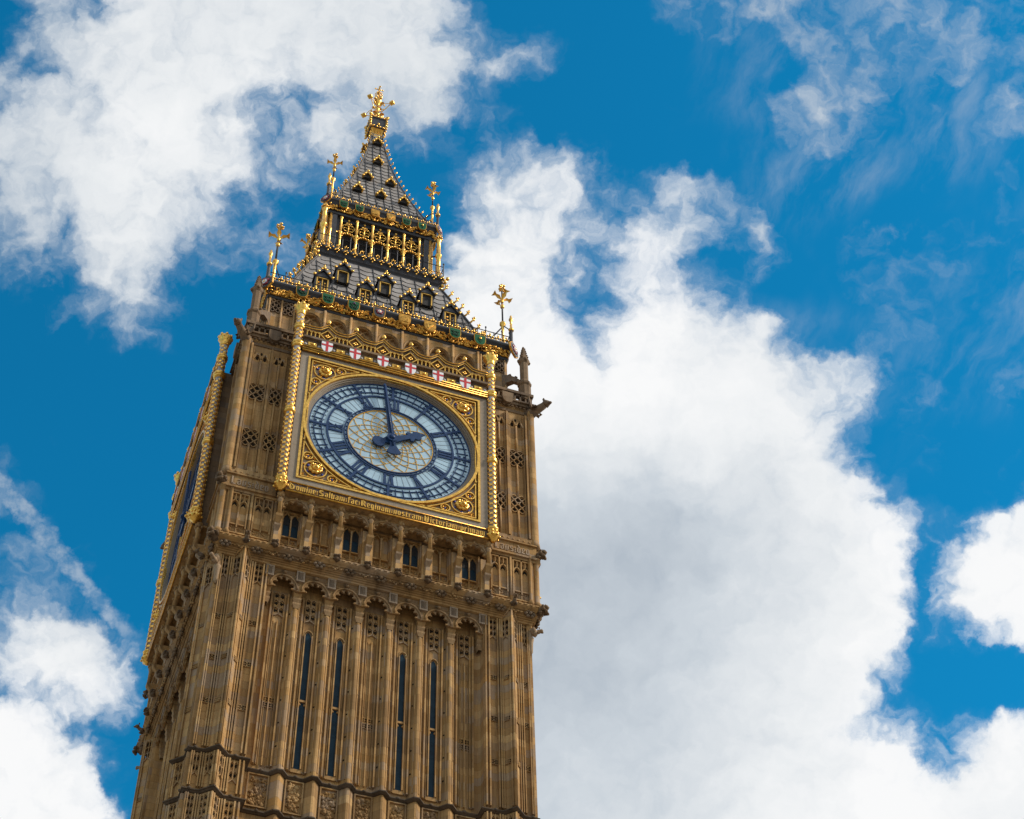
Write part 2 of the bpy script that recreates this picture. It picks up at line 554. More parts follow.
    def sweep(s, plan, prof, closed=True):
        """sweep a closed profile [(offset outwards, z)] along a plan polyline (outside on the right of travel)"""
        n = len(plan)
        nor = []
        for i in range(n):
            p, q, r_ = Vector(plan[i - 1]), Vector(plan[i]), Vector(plan[(i + 1) % n])
            if not closed and i == 0:
                p = q - (r_ - q)
            if not closed and i == n - 1:
                r_ = q + (q - p)
            d1, d2 = (q - p).normalized(), (r_ - q).normalized()
            n1, n2 = Vector((d1.y, -d1.x)), Vector((d2.y, -d2.x))
            b = n1 + n2
            if b.length < 1e-6:
                b = n1
            b.normalize()
            c = max(0.45, b.dot(n1))
            nor.append(b / c)
        rows = [[(plan[i][0] + nor[i].x * o, plan[i][1] + nor[i].y * o, z) for i in range(n)] for o, z in prof]
        k = len(rows)
        for i in range(k):
            s.strip(rows[i], rows[(i + 1) % k], closed)
        if not closed:
            for e in (0, n - 1):
                s.add([rw[e] for rw in rows], [tuple(range(k))])
        return s

    def obj(s, name, mat=None, parent=None, loc=(0, 0, 0), face=0, sub=False):
        me = bpy.data.meshes.new(name)
        me.from_pydata(s.v, [], s.f)
        mats = s.mats or [mat]
        for m in mats:
            me.materials.append(M[m])
        me.polygons.foreach_set('material_index', s.mi)
        me.polygons.foreach_set('use_smooth', s.sm)
        bm = bmesh.new()
        bm.from_mesh(me)
        bmesh.ops.recalc_face_normals(bm, faces=bm.faces)
        bm.to_mesh(me)
        bm.free()
        me.update()
        o = bpy.data.objects.new(name, me)
        COL.objects.link(o)
        if parent is not None:
            o.parent = parent
        if not sub:
            put(o, loc, face)
        else:
            o.location = loc
        return o


FANG = [0.0, -math.pi / 2, math.pi, math.pi / 2]      # front, left, back, right


def put(o, loc, face):
    a = FANG[face]
    c, s_ = math.cos(a), math.sin(a)
    o.location = (loc[0] * c - loc[1] * s_, loc[0] * s_ + loc[1] * c, loc[2] + ZG)
    o.rotation_euler = (0, 0, a)
    o['_f'] = face
    o['_l'] = tuple(loc)


def dup(o, face=None, loc=None):
    """copy of a part and its sub-parts, on another face or another place"""
    c = o.copy()
    COL.objects.link(c)
    put(c, tuple(o['_l']) if loc is None else loc, o['_f'] if face is None else face)
    for ch in list(o.children):
        d = ch.copy()
        COL.objects.link(d)
        d.parent = c
    return c


def thing(name, label, cat, loc=(0, 0, 0), group=None):
    o = bpy.data.objects.new(name, None)
    o.empty_display_size = 1.0
    COL.objects.link(o)
    o.location = loc
    o['label'], o['category'] = label, cat
    if group:
        o['group'] = group
    return o


# ------------------------------------------------------------------ ground
gb = MB()
gb.add([(-4000, -4000, 0), (4000, -4000, 0), (4000, 4000, 0), (-4000, 4000, 0)], [(0, 1, 2, 3)])
gm, GN, gbs = new_mat('paving')
gco = GN.n('ShaderNodeTexCoord').outputs['Object']
gbk = GN.n('ShaderNodeTexBrick')
GN.put(gbk.inputs['Vector'], gco)
gbk.inputs['Scale'].default_value = 1.4
gbk.inputs['Color1'].default_value = (0.27, 0.23, 0.185, 1)
gbk.inputs['Color2'].default_value = (0.22, 0.19, 0.155, 1)
gbk.inputs['Mortar'].default_value = (0.14, 0.13, 0.12, 1)
gn1, _ = GN.noise(gco, 0.15, 5)
GN.put(gbs.inputs['Base Color'], GN.mix(GN.maprange(gn1, 0.3, 0.7, 0, 0.4), gbk.outputs[0], (0.2, 0.19, 0.17)))
gbs.inputs['Roughness'].default_value = 0.9
M['paving'] = gm
ground = gb.obj('ground', 'paving')
ground.location = (0, 0, 0)
ground['kind'] = 'structure'

TOWER = thing('clock_tower', 'tall brown stone gothic clock tower with gilded clock and grey spire under a cloudy sky', 'clock tower')

# ================================================================== SHAFT
PY, BY, VA = -6.42, -5.92, -6.19        # pier plane, bay plane, pilaster ridge
VX = [-3.175, -1.905, -0.635, 0.635, 1.905, 3.175]
BX = [-3.81, -2.54, -1.27, 0.0, 1.27, 2.54, 3.81]


def half_pier_plan(sx):
    """pier plan points from the corner inwards on the front face (sx=-1 left pier)"""
    return [(sx * 6.42, PY), (sx * 5.93, PY), (sx * 5.54, PY - 0.38), (sx * 5.17, PY), (sx * 4.46, PY), (sx * 4.46, -6.02), (sx * 4.36, BY)]


def face_plan():
    L = half_pier_plan(-1)
    for vx in VX:
        L += [(vx - 0.285, BY), (vx - 0.04, VA), (vx + 0.04, VA), (vx + 0.285, BY)]
    L += half_pier_plan(1)[::-1]
    return L[:-1]


def rot4(L):
    out = []
    # right-of-travel is outside: front (+x travel), right, back, left
    for a in (0, math.pi / 2, math.pi, 3 * math.pi / 2):
        c, s_ = math.cos(a), math.sin(a)
        out += [(x * c - y * s_, x * s_ + y * c) for x, y in L]
    return out


PLAN = rot4(face_plan())

mb = MB().use('stone')
mb.pxy(PLAN, -ZG, -9.25, True)
# plain wall behind the arches, up to the roof of the clock stage
mb.sq([(5.88, -9.3), (5.88, -7.9)])
for sx in (-1, 1):
    for sy in (-1, 1):
        a, b_ = sorted((sx * 4.46, sx * 6.40))
        c, d_ = sorted((sy * 4.46, sy * 6.40))
        mb.box(a, b_, c, d_, -9.26, -7.95)
# plinth courses near the ground
mb.sweep(PLAN, [(-0.3, -ZG), (0.35, -ZG), (0.35, -58.3), (0.12, -57.8), (-0.3, -57.8)])
shaft = mb.obj('shaft', None, TOWER)

# string courses and the band of carved panels between them
for zt in (-18.04, -19.82):
    mb = MB().use('dark_stone')
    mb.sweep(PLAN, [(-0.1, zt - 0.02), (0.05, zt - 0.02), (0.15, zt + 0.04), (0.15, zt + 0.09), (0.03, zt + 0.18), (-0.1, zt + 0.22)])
    # little bosses on the moulding
    for f in range(2):
        a = FANG[f]
        c, s_ = math.cos(a), math.sin(a)
        for bx in BX + [-4.85, 4.85, -6.3, 6.3]:
            y = (BY if abs(bx) < 4.3 else PY) - 0.13
            mb.blob(bx * c - y * s_, bx * s_ + y * c, zt + 0.08, 0.09, 0.06, 0.08, 0.25)
    mb.obj('string_course', None, TOWER)


def relief(mb, x0, x1, z0, z1, y, n, r, rnd):
    """carved leafwork: lumps and curling stems crowded in a panel"""
    for _ in range(n):
        x, z = rnd.uniform(x0 + r, x1 - r), rnd.uniform(z0 + r, z1 - r)
        k = rnd.uniform(0.55, 1.15)
        if rnd.random() < 0.45:
            a = rnd.uniform(0, 6.28)
            pts = [(x + r * 1.6 * k * math.cos(a + t * 0.9) * (1 - t * 0.16), y, z + r * 1.6 * k * math.sin(a + t * 0.9) * (1 - t * 0.16)) for t in range(5)]
            pts = [(min(max(px, x0), x1), py, min(max(pz, z0), z1)) for px, py, pz in pts]
            mb.tube(pts, r * 0.36, 4)
        else:
            mb.blob(x, y, z, r * k, r * 0.8, r * k, 0.3)


def carved_panel(mb, x0, x1, z0, z1, y, seed, n=26, r=0.075):
    rnd = random.Random(seed)
    w = 0.05
    mb.box(x0, x0 + w, y - 0.09, y, z0, z1)
    mb.box(x1 - w, x1, y - 0.09, y, z0, z1)
    mb.box(x0 + w, x1 - w, y - 0.09, y, z1 - w, z1)
    mb.box(x0 + w, x1 - w, y - 0.09, y, z0, z0 + w)
    relief(mb, x0 + w, x1 - w, z0 + w, z1 - w, y - 0.03, n, r, rnd)


for i, bx in enumerate(BX):
    x0, x1 = bx - 0.27, bx + 0.27
    if i == 0:
        x0 -= 0.10
    if i == 6:
        x1 += 0.10
    mb = MB().use('carved')
    carved_panel(mb, x0 - 0.07, x1 + 0.07, -19.55, -18.10, BY, 40 + i, 62, 0.085)
    p = mb.obj('carved_panel', None, TOWER)
    dup(p, 1)


def trefoil_head(mb, x0, x1, z1, y, h=0.95, t=0.045):
    """panel head with rows of dark lobes painted as hole shade under small pointed hoods"""
    w = x1 - x0
    xc = (x0 + x1) / 2
    rows = 3 if h > 1 else max(2, int(round(h / 0.34)))
    cur = mb.cur
    dz = h / rows
    for r_ in range(rows):
        z = z1 - dz * (r_ + 0.55)
        for s in (-1, 1):
            cx = xc + s * w * 0.25
            mb.cur = cur
            mb.bar((cx - w * 0.24, z + dz * 0.16), (cx, z + dz * 0.46), t * 0.7, y - 0.05, y)
            mb.bar((cx, z + dz * 0.46), (cx + w * 0.24, z + dz * 0.16), t * 0.7, y - 0.05, y)
            mb.use('recess_shade')
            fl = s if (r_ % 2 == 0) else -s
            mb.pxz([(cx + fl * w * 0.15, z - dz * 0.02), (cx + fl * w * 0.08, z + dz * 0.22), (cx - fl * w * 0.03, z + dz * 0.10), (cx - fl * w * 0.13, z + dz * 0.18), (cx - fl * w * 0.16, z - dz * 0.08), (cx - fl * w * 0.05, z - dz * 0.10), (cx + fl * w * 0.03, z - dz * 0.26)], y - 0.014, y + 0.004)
    mb.cur = cur
    mb.box(xc - t * 0.4, xc + t * 0.4, y - 0.06, y, z1 - h, z1)
    z = z1 - h
    mb.bar((x0, z - 0.16), (xc, z), t, y - 0.06, y)
    mb.bar((xc, z), (x1, z - 0.16), t, y - 0.06, y)


def quatrefoil(mb, x, z, r, y, dark='recess_shade'):
    """small four-lobed ornament, its depth painted dark, with a carved rim"""
    cur = mb.cur
    for a in range(4):
        an = R(45 + 90 * a)
        mb.ring(r * 0.34, r * 0.52, y - 0.045, y, 8, x + r * 0.55 * math.cos(an), z + r * 0.55 * math.sin(an))
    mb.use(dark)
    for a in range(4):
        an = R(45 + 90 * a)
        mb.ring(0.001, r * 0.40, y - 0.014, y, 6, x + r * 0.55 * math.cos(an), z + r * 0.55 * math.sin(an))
    mb.cur = cur


# ---- one bay of the shaft: mouldings, arched head, tracery; window in some bays
def cusped_arch(hw, zs, rise, n=7, cusp=0.075):
    """outline points of a cusped opening from left spring to right spring (x,z)"""
    pts = []
    for i in range(n):
        a0 = math.pi - math.pi * i / n
        a1 = math.pi - math.pi * (i + 1) / n
        for k in range(6):
            t = k / 6
            a = a0 + (a1 - a0) * t
            rr = 1 - cusp / hw * 1.6 * (1 - math.sin(math.pi * t))
            pts.append((hw * rr * math.cos(a), zs + rise * rr * math.sin(a)))
    pts.append((hw * (1 - cusp / hw * 1.6), zs))
    pts[0] = (-hw * (1 - cusp / hw * 1.6), zs)
    return pts


def arch_plate(mb, hw_out, z_top, z_bot, pts, y0, y1, xc=0.0):
    """wall plate with an arched opening: left/right jambs down to z_bot"""
    outer = []
    n = len(pts)
    for i, (x, z) in enumerate(pts):
        t = i / (n - 1)
        if t < 0.25:
            o = (-hw_out, z_bot + (z_top - z_bot) * t / 0.25)
        elif t > 0.75:
            o = (hw_out, z_bot + (z_top - z_bot) * (1 - t) / 0.25)
        else:
            o = (-hw_out + 2 * hw_out * (t - 0.25) / 0.5, z_top)
        outer.append(o)
    f_i = [(x + xc, y0, z) for x, z in pts]
    f_o = [(x + xc, y0, z) for x, z in outer]
    b_i = [(x + xc, y1, z) for x, z in pts]
    b_o = [(x + xc, y1, z) for x, z in outer]
    for p, q in ((f_i, f_o), (f_o, b_o), (b_o, b_i), (b_i, f_i)):
        mb.strip(p, q)
    for k in (0, n - 1):
        mb.add([f_i[k], f_o[k], b_o[k], b_i[k]], [(0, 1, 2, 3)])


def make_bay(window):
    mb = MB().use('stone')
    zb, zt = -17.7, -9.0
    # clustered mouldings either side of the panel
    for s in (-1, 1):
        for xx, w, pr in ((0.33, 0.06, 0.15), (0.265, 0.03, 0.05), (0.215, 0.035, 0.09)):
            mb.box(s * xx - w / 2, s * xx + w / 2, BY - pr, BY + 0.01, zb, zt - 0.2)
    # hood and cusped arch
    mb.use('carved')
    pts = cusped_arch(0.46, -9.24, 0.60, 5, 0.075)
    arch_plate(mb, 0.632, -8.22, -9.3, pts, -6.44, -6.36)
    for zz, rr in ((-8.36, 0.03), (-8.44, 0.022), (-8.52, 0.03)):
        mb.tube([(-0.632, -6.45, zz), (0.632, -6.45, zz)], rr, 4)
    mb.box(-0.632, 0.632, -6.36, BY, -8.34, -8.22)
    for k in range(6):
        a = math.pi * k / 5
        mb.blob(0.35 * math.cos(a), -6.41, -9.23 + 0.455 * math.sin(a), 0.05, 0.045, 0.05, 0.1)
    mb.use('black' if False else 'stone')
    pts2 = [(0.40 * math.cos(a), -8.98 + 0.5 * math.sin(a)) for a in [math.pi * (1 - i / 16) for i in range(17)]]
    mb.use('carved')
    # hood mould
    hood = [(0.55 * math.cos(a), -6.46, -9.24 + 0.64 * math.sin(a)) for a in [math.pi * (1 - i / 14) for i in range(15)]]
    mb.tube(hood, 0.045, 5)
    mb.blob(0, -6.50, -8.48, 0.09, 0.08, 0.09, 0.3)
    for s in (-1, 1):
        relief(mb, min(s * 0.56, s * 0.3), max(s * 0.56, s * 0.3), -8.75, -8.5, -6.445, 5, 0.05, random.Random(5))
    # tracery in the head of the panel
    trefoil_head(mb, -0.23, 0.23, -9.10 if not window else -9.10, BY - 0.005, 1.15, 0.045)
    if not window:
        mb.use('stone')
        mb.box(-0.022, 0.022, BY - 0.09, BY + 0.01, zb, -10.65)
        mb.box(-0.155, -0.13, BY - 0.035, BY + 0.01, zb, -10.65)
        mb.box(0.13, 0.155, BY - 0.035, BY + 0.01, zb, -10.65)
        for qx in (-0.12, 0.12):
            for qz in (-14.62, -14.88):
                quatrefoil(mb, qx, qz, 0.14, BY - 0.012)
    else:
        mb.use('carved')
        hood = [(0.19 * math.cos(a), BY - 0.05, -11.10 + 0.30 * math.sin(a)) for a in [math.pi * (1 - i / 8) for i in range(9)]]
        mb.tube(hood, 0.035, 5)
        mb.box(-0.25, 0.25, BY - 0.09, BY, -14.42, -14.33)
        mb.box(-0.20, 0.20, BY - 0.08, BY, -17.72, -17.56)
    o = mb.obj('window_bay' if window else 'blind_bay', None, TOWER, (0, 0, 0))
    if window:
        w = MB().use('pane')
        w.pxz([(-0.125, -14.50), (-0.125, -11.15), (-0.09, -10.98), (0, -10.86), (0.09, -10.98), (0.125, -11.15), (0.125, -14.50)][::-1], BY - 0.022, BY - 0.002)
        w.box(-0.125, 0.125, BY - 0.022, BY - 0.002, -17.55, -14.52)
        w.use('stone')
        for s in (-1, 1):
            w.box(s * 0.147 - 0.022, s * 0.147 + 0.022, BY - 0.13, BY + 0.0, -17.55, -11.1)
        w.use('carved')
        for s in (-1, 1):   # cusps of the lower light
            w.blob(s * 0.10, BY - 0.04, -14.53, 0.05, 0.05, 0.06)
        w.obj('lancet_window', None, o, sub=True)
    return o


b_blind, b_win = make_bay(False), make_bay(True)
used_b = used_w = False
for f in (0, 1):
    for i, bx in enumerate(BX):
        win = i in (1, 2, 4, 5)
        src = b_win if win else b_blind
        first = not (used_w if win else used_b)
        if first:
            put(src, (bx, 0, 0), f)
            if win: used_w = True
            else: used_b = True
        else:
            dup(src, f, (bx, 0, 0))


# ---- pilaster: carved dots on both flanks, stacked corbel and lettered block on top
def make_pilaster(edge=0):
    mb = MB().use('carved')
    prof = [(-9.98, 0.10, -6.2), (-9.80, 0.165, -6.25), (-9.72, 0.165, -6.25), (-9.70, 0.13, -6.22), (-9.55, 0.165, -6.28), (-9.47, 0.165, -6.28), (-9.45, 0.135, -6.25), (-9.28, 0.175, -6.33), (-9.20, 0.175, -6.33), (-9.17, 0.145, -6.30), (-9.02, 0.18, -6.42), (-8.94, 0.19, -6.44), (-8.92, 0.16, -6.40), (-8.82, 0.18, -6.49)]
    for (z0, w0, y0), (z1, w1, y1) in zip(prof[:-1], prof[1:]):
        A = [(-w0, y0, z0), (w0, y0, z0), (w0, -5.9, z0), (-w0, -5.9, z0)]
        B = [(-w1, y1, z1), (w1, y1, z1), (w1, -5.9, z1), (-w1, -5.9, z1)]
        mb.strip(A, B, True)
    mb.use('pale')
    mb.box(-0.165, 0.165, -6.53, -6.0, -8.84, -8.30)
    mb.use('weathered')
    for k in range(3):
        mb.box(-0.09 + 0.065 * k, -0.05 + 0.065 * k, -6.545, -6.53, -8.76, -8.38)
    mb.use('pale')
    mb.box(-0.165, 0.165, -6.55, -6.53, -8.37, -8.30)
    mb.box(-0.165, 0.165, -6.55, -6.53, -8.84, -8.77)
    mb.box(-0.165, -0.125, -6.55, -6.53, -8.77, -8.37)
    mb.box(0.125, 0.165, -6.55, -6.53, -8.77, -8.37)
    mb.use('carved')
    mb.use('stone')
    if not edge:
        # fillets along the flanks of the shaft below
        for s in (-1, 1):
            mb.tube([(s * 0.27, BY - 0.05, -17.66), (s * 0.27, BY - 0.05, -9.4)], 0.035, 4)
            mb.tube([(s * 0.12, -6.115, -17.66), (s * 0.12, -6.115, -9.4)], 0.028, 4)
        mb.use('weathered')
        z = -10.2
        while z > -17.6:
            mb.use('recess_shade')
            mb.blob(-0.185, -6.015, z, 0.045, 0.045, 0.05, 0.2)
            mb.use('carved')
            mb.blob(0.185, -6.02, z - 0.03, 0.04, 0.04, 0.05, 0.3)
            z -= 1.09
    return mb.obj('pilaster' if not edge else 'wall_corbel', None, TOWER)


pil = make_pilaster()
corb = make_pilaster(1)
for f in (0, 1):
    for i, vx in enumerate(VX):
        if f == 0 and i == 0:
            put(pil, (vx, 0, 0), 0)
        else:
            dup(pil, f, (vx, 0, 0))
    for i, vx in enumerate((-4.42, 4.42)):
        if f == 0 and i == 0:
            put(corb, (vx, 0, 0), 0)
        else:
            dup(corb, f, (vx, 0, 0))


FL = (((5.93, PY), (5.54, PY - 0.38)), ((5.17, PY), (5.54, PY - 0.38)))


def on_flank(src, dst, a, b, t, sx):
    """move ornament built on the plane y=0 (facing -y) onto an upright flank from plan point a to b"""
    ax, ay, bx_, by_ = sx * a[0], a[1], sx * b[0], b[1]
    cx, cy = ax + (bx_ - ax) * t, ay + (by_ - ay) * t
    ux, uy = bx_ - ax, by_ - ay
    L = math.hypot(ux, uy)
    ux, uy = ux / L, uy / L
    if ux < 0:
        ux, uy = -ux, -uy
    # the outward normal is to the right of +u (towards -y)
    nx, ny = uy, -ux
    o = len(dst.v)
    dst.v += [(cx + x * ux - y * nx, cy + x * uy - y * ny, z) for x, y, z in src.v]
    for f, mi, sm in zip(src.f, src.mi, src.sm):
        m = src.mats[mi]
        dst.use(m)
        dst.f.append(tuple(i + o for i in f))
        dst.mi.append(dst.cur)
        dst.sm.append(sm)


# ---- front of a corner pier (x measured from the tower axis, right pier; mirrored for the left one)
def make_pier(sx):
    mb = MB().use('stone')
    X = lambda x: sx * x
    def bx(x0, x1, y0, y1, z0, z1):
        a, b_ = sorted((X(x0), X(x1)))
        mb.box(a, b_, y0, y1, z0, z1)
    for (zb, zt, head) in ((-17.80, -8.35, 0.95), (-19.58, -18.10, 0.85), (-40, -19.9, 0.9)):
        # ribs of the two flat panels
        for x in (4.50, 4.64, 5.00, 5.10):
            bx(x, x + 0.055, PY - 0.13, PY + 0.01, zb, zt)
        for x in (5.95, 6.04, 6.29, 6.36):
            bx(x, x + 0.045, PY - 0.12, PY + 0.01, zb, zt)
        # ribs on the flanks of the ridge
        for t in (0.16, 0.78):
            for a, b_ in (((5.93, PY), (5.54, PY - 0.38)), ((5.17, PY), (5.54, PY - 0.38))):
                x = a[0] + (b_[0] - a[0]) * t
                y = a[1] + (b_[1] - a[1]) * t
                mb.tube([(X(x), y - 0.035, zb), (X(x), y - 0.035, zt)], 0.048, 4)
        mb.tube([(X(5.54), PY - 0.39, zb), (X(5.54), PY - 0.39, zt + (0.55 if zt > -9 else 0))], 0.05, 6)
        mb.use('carved')
        for a, b_ in ((4.71, 5.00), (6.08, 6.30)):
            p, q = sorted((X(a), X(b_)))
            trefoil_head(mb, p, q, zt, PY - 0.005, head, 0.04)
        # heads with painted dark lobes on the ridge flanks
        for a, b_ in FL:
            hd = MB().use('carved')
            trefoil_head(hd, -0.15, 0.15, zt - 0.02, 0.0, head, 0.035)
            on_flank(hd, mb, a, b_, 0.47, sx)
        mb.use('stone')
    # quatrefoils
    z = -11.5
    while z > -17:
        for x in (4.85, 6.18):
            mb.use('carved')
            for dx in (-0.1, 0.1):
                quatrefoil(mb, X(x + dx), z, 0.15, PY - 0.005)
        for a, b_ in FL:
            hd = MB().use('carved')
            quatrefoil(hd, -0.07, z, 0.12, 0.0)
            quatrefoil(hd, 0.07, z, 0.12, 0.0)
            on_flank(hd, mb, a, b_, 0.47, sx)
        z -= 2.09
    mb.use('stone')
    # gabled top of the ridge
    zt = -8.35
    for sg, xe in ((1, 5.93), (-1, 5.17)):
        mb.add([(X(xe), PY - 0.01, zt - 0.1), (X(5.54), PY - 0.41, zt + 0.60), (X(5.54), PY - 0.41, zt - 0.1), (X(5.54), PY, zt + 0.62)], [(0, 1, 2), (0, 3, 1)])
        mb.tube([(X(xe), PY - 0.05, zt - 0.05), (X(5.54), PY - 0.45, zt + 0.60)], 0.05, 5)
    return mb.obj('pier_front', None, TOWER)


pl, pr = make_pier(-1), make_pier(1)
for o in (pl, pr):
    dup(o, 1)

# ================================================================== COVE AND GALLERY
mb = MB().use('carved')
CC = [(6.46, -8.32), (6.56, -8.30), (6.60, -8.20), (6.62, -8.12), (6.70, -7.98), (6.80, -7.86), (6.90, -7.78), (6.93, -7.76), (6.99, -7.70), (6.99, -7.58), (6.93, -7.54), (6.84, -7.46), (6.5, -7.46)]
mb.sq(CC)
cove = mb.obj('cove_cornice', None, TOWER)
rnd = random.Random(11)
mb = MB().use('carved')
for i in range(-10, 11):
    x = i * 0.635
    if i % 2 == 0:
        mb.use('weathered')
        for a in range(6):
            mb.blob(x + 0.17 * math.cos(a * 1.047), -6.82, -7.96 + 0.14 * math.sin(a * 1.047), 0.09, 0.08, 0.08, 0.2)
        mb.blob(x, -6.87, -7.96, 0.09)
    else:
        mb.use('carved')
        for k in range(7):
            xx = x - 0.24 + 0.08 * k
            mb.blob(xx, -6.80 + rnd.uniform(-.03, .03), -7.96 + 0.07 * math.sin(k * 1.6), 0.07, 0.06, 0.045, 0.3)
mb.use('carved')
for z, y in ((-8.10, -6.66), (-8.20, -6.63), (-8.02, -6.70), (-7.90, -6.79), (-7.83, -6.87)):
    mb.tube([(-6.6, y, z), (6.6, y, z)], 0.028, 4)
for i in range(56):      # billets on the string
    mb.box(-6.9 + i * 0.249, -6.9 + i * 0.249 + 0.12, -7.03, -6.98, -7.67, -7.60)
o = mb.obj('cornice_carving', None, TOWER)
dup(o, 1)

# gallery body
mb = MB().use('stone')
mb.sq([(6.45, -7.5), (6.45, -3.9)])
for sx in (-1, 1):
    for sy in (-1, 1):
        a, b_ = sorted((sx * 4.44, sx * 6.74))
        c, d_ = sorted((sy * 4.44, sy * 6.74))
        mb.box(a, b_, c, d_, -7.47, -3.95)
mb.obj('gallery_wall', None, TOWER)


def twin_panel(mb, xc, w, z0, z1, y, glass=None, proud=0.10, tracery=True):
    """two narrow cusped lights with a mullion and a small tracery head"""
    h = w / 2
    zs = z1 - (0.62 if tracery else 0.30)
    for s in (-1, 0, 1):
        mb.box(xc + s * h - 0.03, xc + s * h + 0.03, y - proud, y, z0, z1 if (s or tracery) else zs + 0.1)
    mb.box(xc - h + 0.03, xc + h - 0.03, y - proud, y, z1 - 0.06, z1)
    cur = mb.cur
    for s in (-1, 1):
        lc = xc + s * h / 2
        q = h / 2 - 0.015
        pts = [(lc - q, zs - 0.06), (lc - q * 0.7, zs + 0.10), (lc, zs + 0.22), (lc + q * 0.7, zs + 0.10), (lc + q, zs - 0.06)]
        for a, b_ in zip(pts[:-1], pts[1:]):
            mb.bar(a, b_, 0.05, y - proud * 0.8, y)
        if tracery:
            mb.use('recess_shade')  # depth of the piercings put in as dark shapes
            mb.pxz([(lc - q * .62, zs - 0.10), (lc - q * 0.45, zs + 0.06), (lc, zs + 0.15), (lc + q * 0.45, zs + 0.06), (lc + q * .62, zs - 0.10), (lc + q * 0.2, zs - 0.02), (lc, zs + 0.02), (lc - q * 0.2, zs - 0.02)], y - 0.012, y + 0.01)
            for k in (-1, 1):
                mb.pxz([(lc + k * q * 0.55 - 0.045, zs + 0.22), (lc + k * q * 0.55, zs + 0.44), (lc + k * q * 0.55 + 0.045, zs + 0.22)], y - 0.012, y + 0.01)
            mb.cur = cur
            mb.bar((lc, zs + 0.20), (lc, z1 - 0.06), 0.035, y - proud * 0.8, y)


def sill_panel(mb, xc, w, z0, z1, y):
    h = w / 2
    for z in (z0, z1):
        mb.box(xc - h, xc + h, y - 0.09, y, z - 0.03, z + 0.03)
    for s in (-1, 0, 1):
        mb.box(xc + s * h - 0.025, xc + s * h + 0.025, y - 0.07, y, z0, z1)
    for s in (-1, 1):
        relief(mb, xc + s * h / 2 - h / 2 + 0.04, xc + s * h / 2 + h / 2 - 0.04, z0 + 0.04, z1 - 0.04, y - 0.015, 9, 0.045, random.Random(int(xc * 100) + s))


GY = -6.50


def make_gallery_bay(window):
    mb = MB().use('stone')
    # deep cusped arch in front
    mb.use('carved')
    pts = cusped_arch(0.50, -5.58, 0.47, 5, 0.075)
    arch_plate(mb, 0.632, -4.86, -5.62, pts, -7.18, -7.08)
    mb.box(-0.632, 0.632, -7.08, GY, -4.94, -4.86)
    pts2 = [(0.44 * math.cos(a), -5.52 + 0.40 * math.sin(a)) for a in [math.pi * (1 - i / 16) for i in range(17)]]
    hood = [(0.55 * math.cos(a), -7.20, -5.60 + 0.54 * math.sin(a)) for a in [math.pi * (1 - i / 14) for i in range(15)]]
    mb.tube(hood, 0.04, 5)
    mb.blob(0, -7.22, -5.03, 0.08, 0.08, 0.09, 0.3)
    mb.use('stone')
    for s in (-1, 1):
        mb.box(s * 0.52 - 0.11, s * 0.52 + 0.11, -6.86, GY, -7.46, -5.5)
        mb.box(s * 0.39 - 0.03, s * 0.39 + 0.03, -6.70, GY, -7.0, -5.2)
    twin_panel(mb, 0, 0.70, -6.55, -5.16, GY + 0.05, None, 0.14, False)
    sill_panel(mb, 0, 0.72, -7.06, -6.60, GY + 0.02)
    o = mb.obj('window_niche' if window else 'blind_niche', None, TOWER)
    if window:
        w = MB().use('pane')
        for s in (-1, 1):
            lc, q = s * 0.175, 0.142
            w.pxz([(lc - q, -6.52), (lc - q, -5.56), (lc, -5.28), (lc + q, -5.56), (lc + q, -6.52)][::-1], GY - 0.012, GY + 0.03)
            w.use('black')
            w.pxz([(lc - q, -5.90), (lc - q, -5.56), (lc, -5.28), (lc + q, -5.56), (lc + q, -6.12), (lc + q * .5, -5.90)][::-1], GY - 0.020, GY - 0.010)  # shadow of the cusps painted black over the upper glass
            w.use('pane')
        w.obj('gallery_window', None, o, sub=True)
    return o


gw, gbn = make_gallery_bay(True), make_gallery_bay(False)
fw = fb = True
for f in (0, 1):
    for i, bx in enumerate(BX):
        win = i % 2 == 0
        src = gw if win else gbn
        if win and fw:
            put(src, (bx, 0, 0), f); fw = False
        elif not win and fb:
            put(src, (bx, 0, 0), f); fb = False
        else:
            dup(src, f, (bx, 0, 0))

# brackets carrying the clock frame
mb = MB().use('carved')
def stack(mb, prof, xw=1.0):
    for (z0, w0, y0), (z1, w1, y1) in zip(prof[:-1], prof[1:]):
        A = [(-w0, y0, z0), (w0, y0, z0), (w0, -6.7, z0), (-w0, -6.7, z0)]
        B = [(-w1, y1, z1), (w1, y1, z1), (w1, -6.7, z1), (-w1, -6.7, z1)]
        mb.strip(A, B, True)
    z, w, y = prof[0]
    mb.add([(-w, y, z), (w, y, z), (w, -6.7, z), (-w, -6.7, z)], [(0, 1, 2, 3)])
stack(mb, [(-7.46, 0.11, -6.98), (-7.0, 0.09, -6.96), (-6.78, 0.09, -6.97), (-6.70, 0.11, -7.04), (-6.60, 0.13, -7.12), (-6.52, 0.13, -7.14), (-6.50, 0.09, -7.08), (-6.34, 0.11, -7.18), (-6.22, 0.145, -7.28), (-6.12, 0.145, -7.31), (-6.08, 0.10, -7.24)])
mb.use('stone')
mb.lathe([(0.09, -6.1), (0.09, -5.35), (0.12, -5.3), (0.135, -5.24), (0.10, -5.18), (0.12, -5.08), (0.16, -4.95), (0.17, -4.86)], 0, -7.20, 8)
mb.use('weathered')
mb.blob(0, -7.04, -7.62, 0.13, 0.13, 0.19, 0.3)
for a_ in range(7):
    mb.blob(0.12 * math.cos(a_ * 0.9), -7.06 - 0.06 * (a_ % 2), -7.60 + 0.13 * math.sin(a_ * 0.9), 0.07, 0.07, 0.06, 0.35)
mb.blob(0.05, -7.16, -7.56, 0.07, 0.07, 0.06, 0.2)
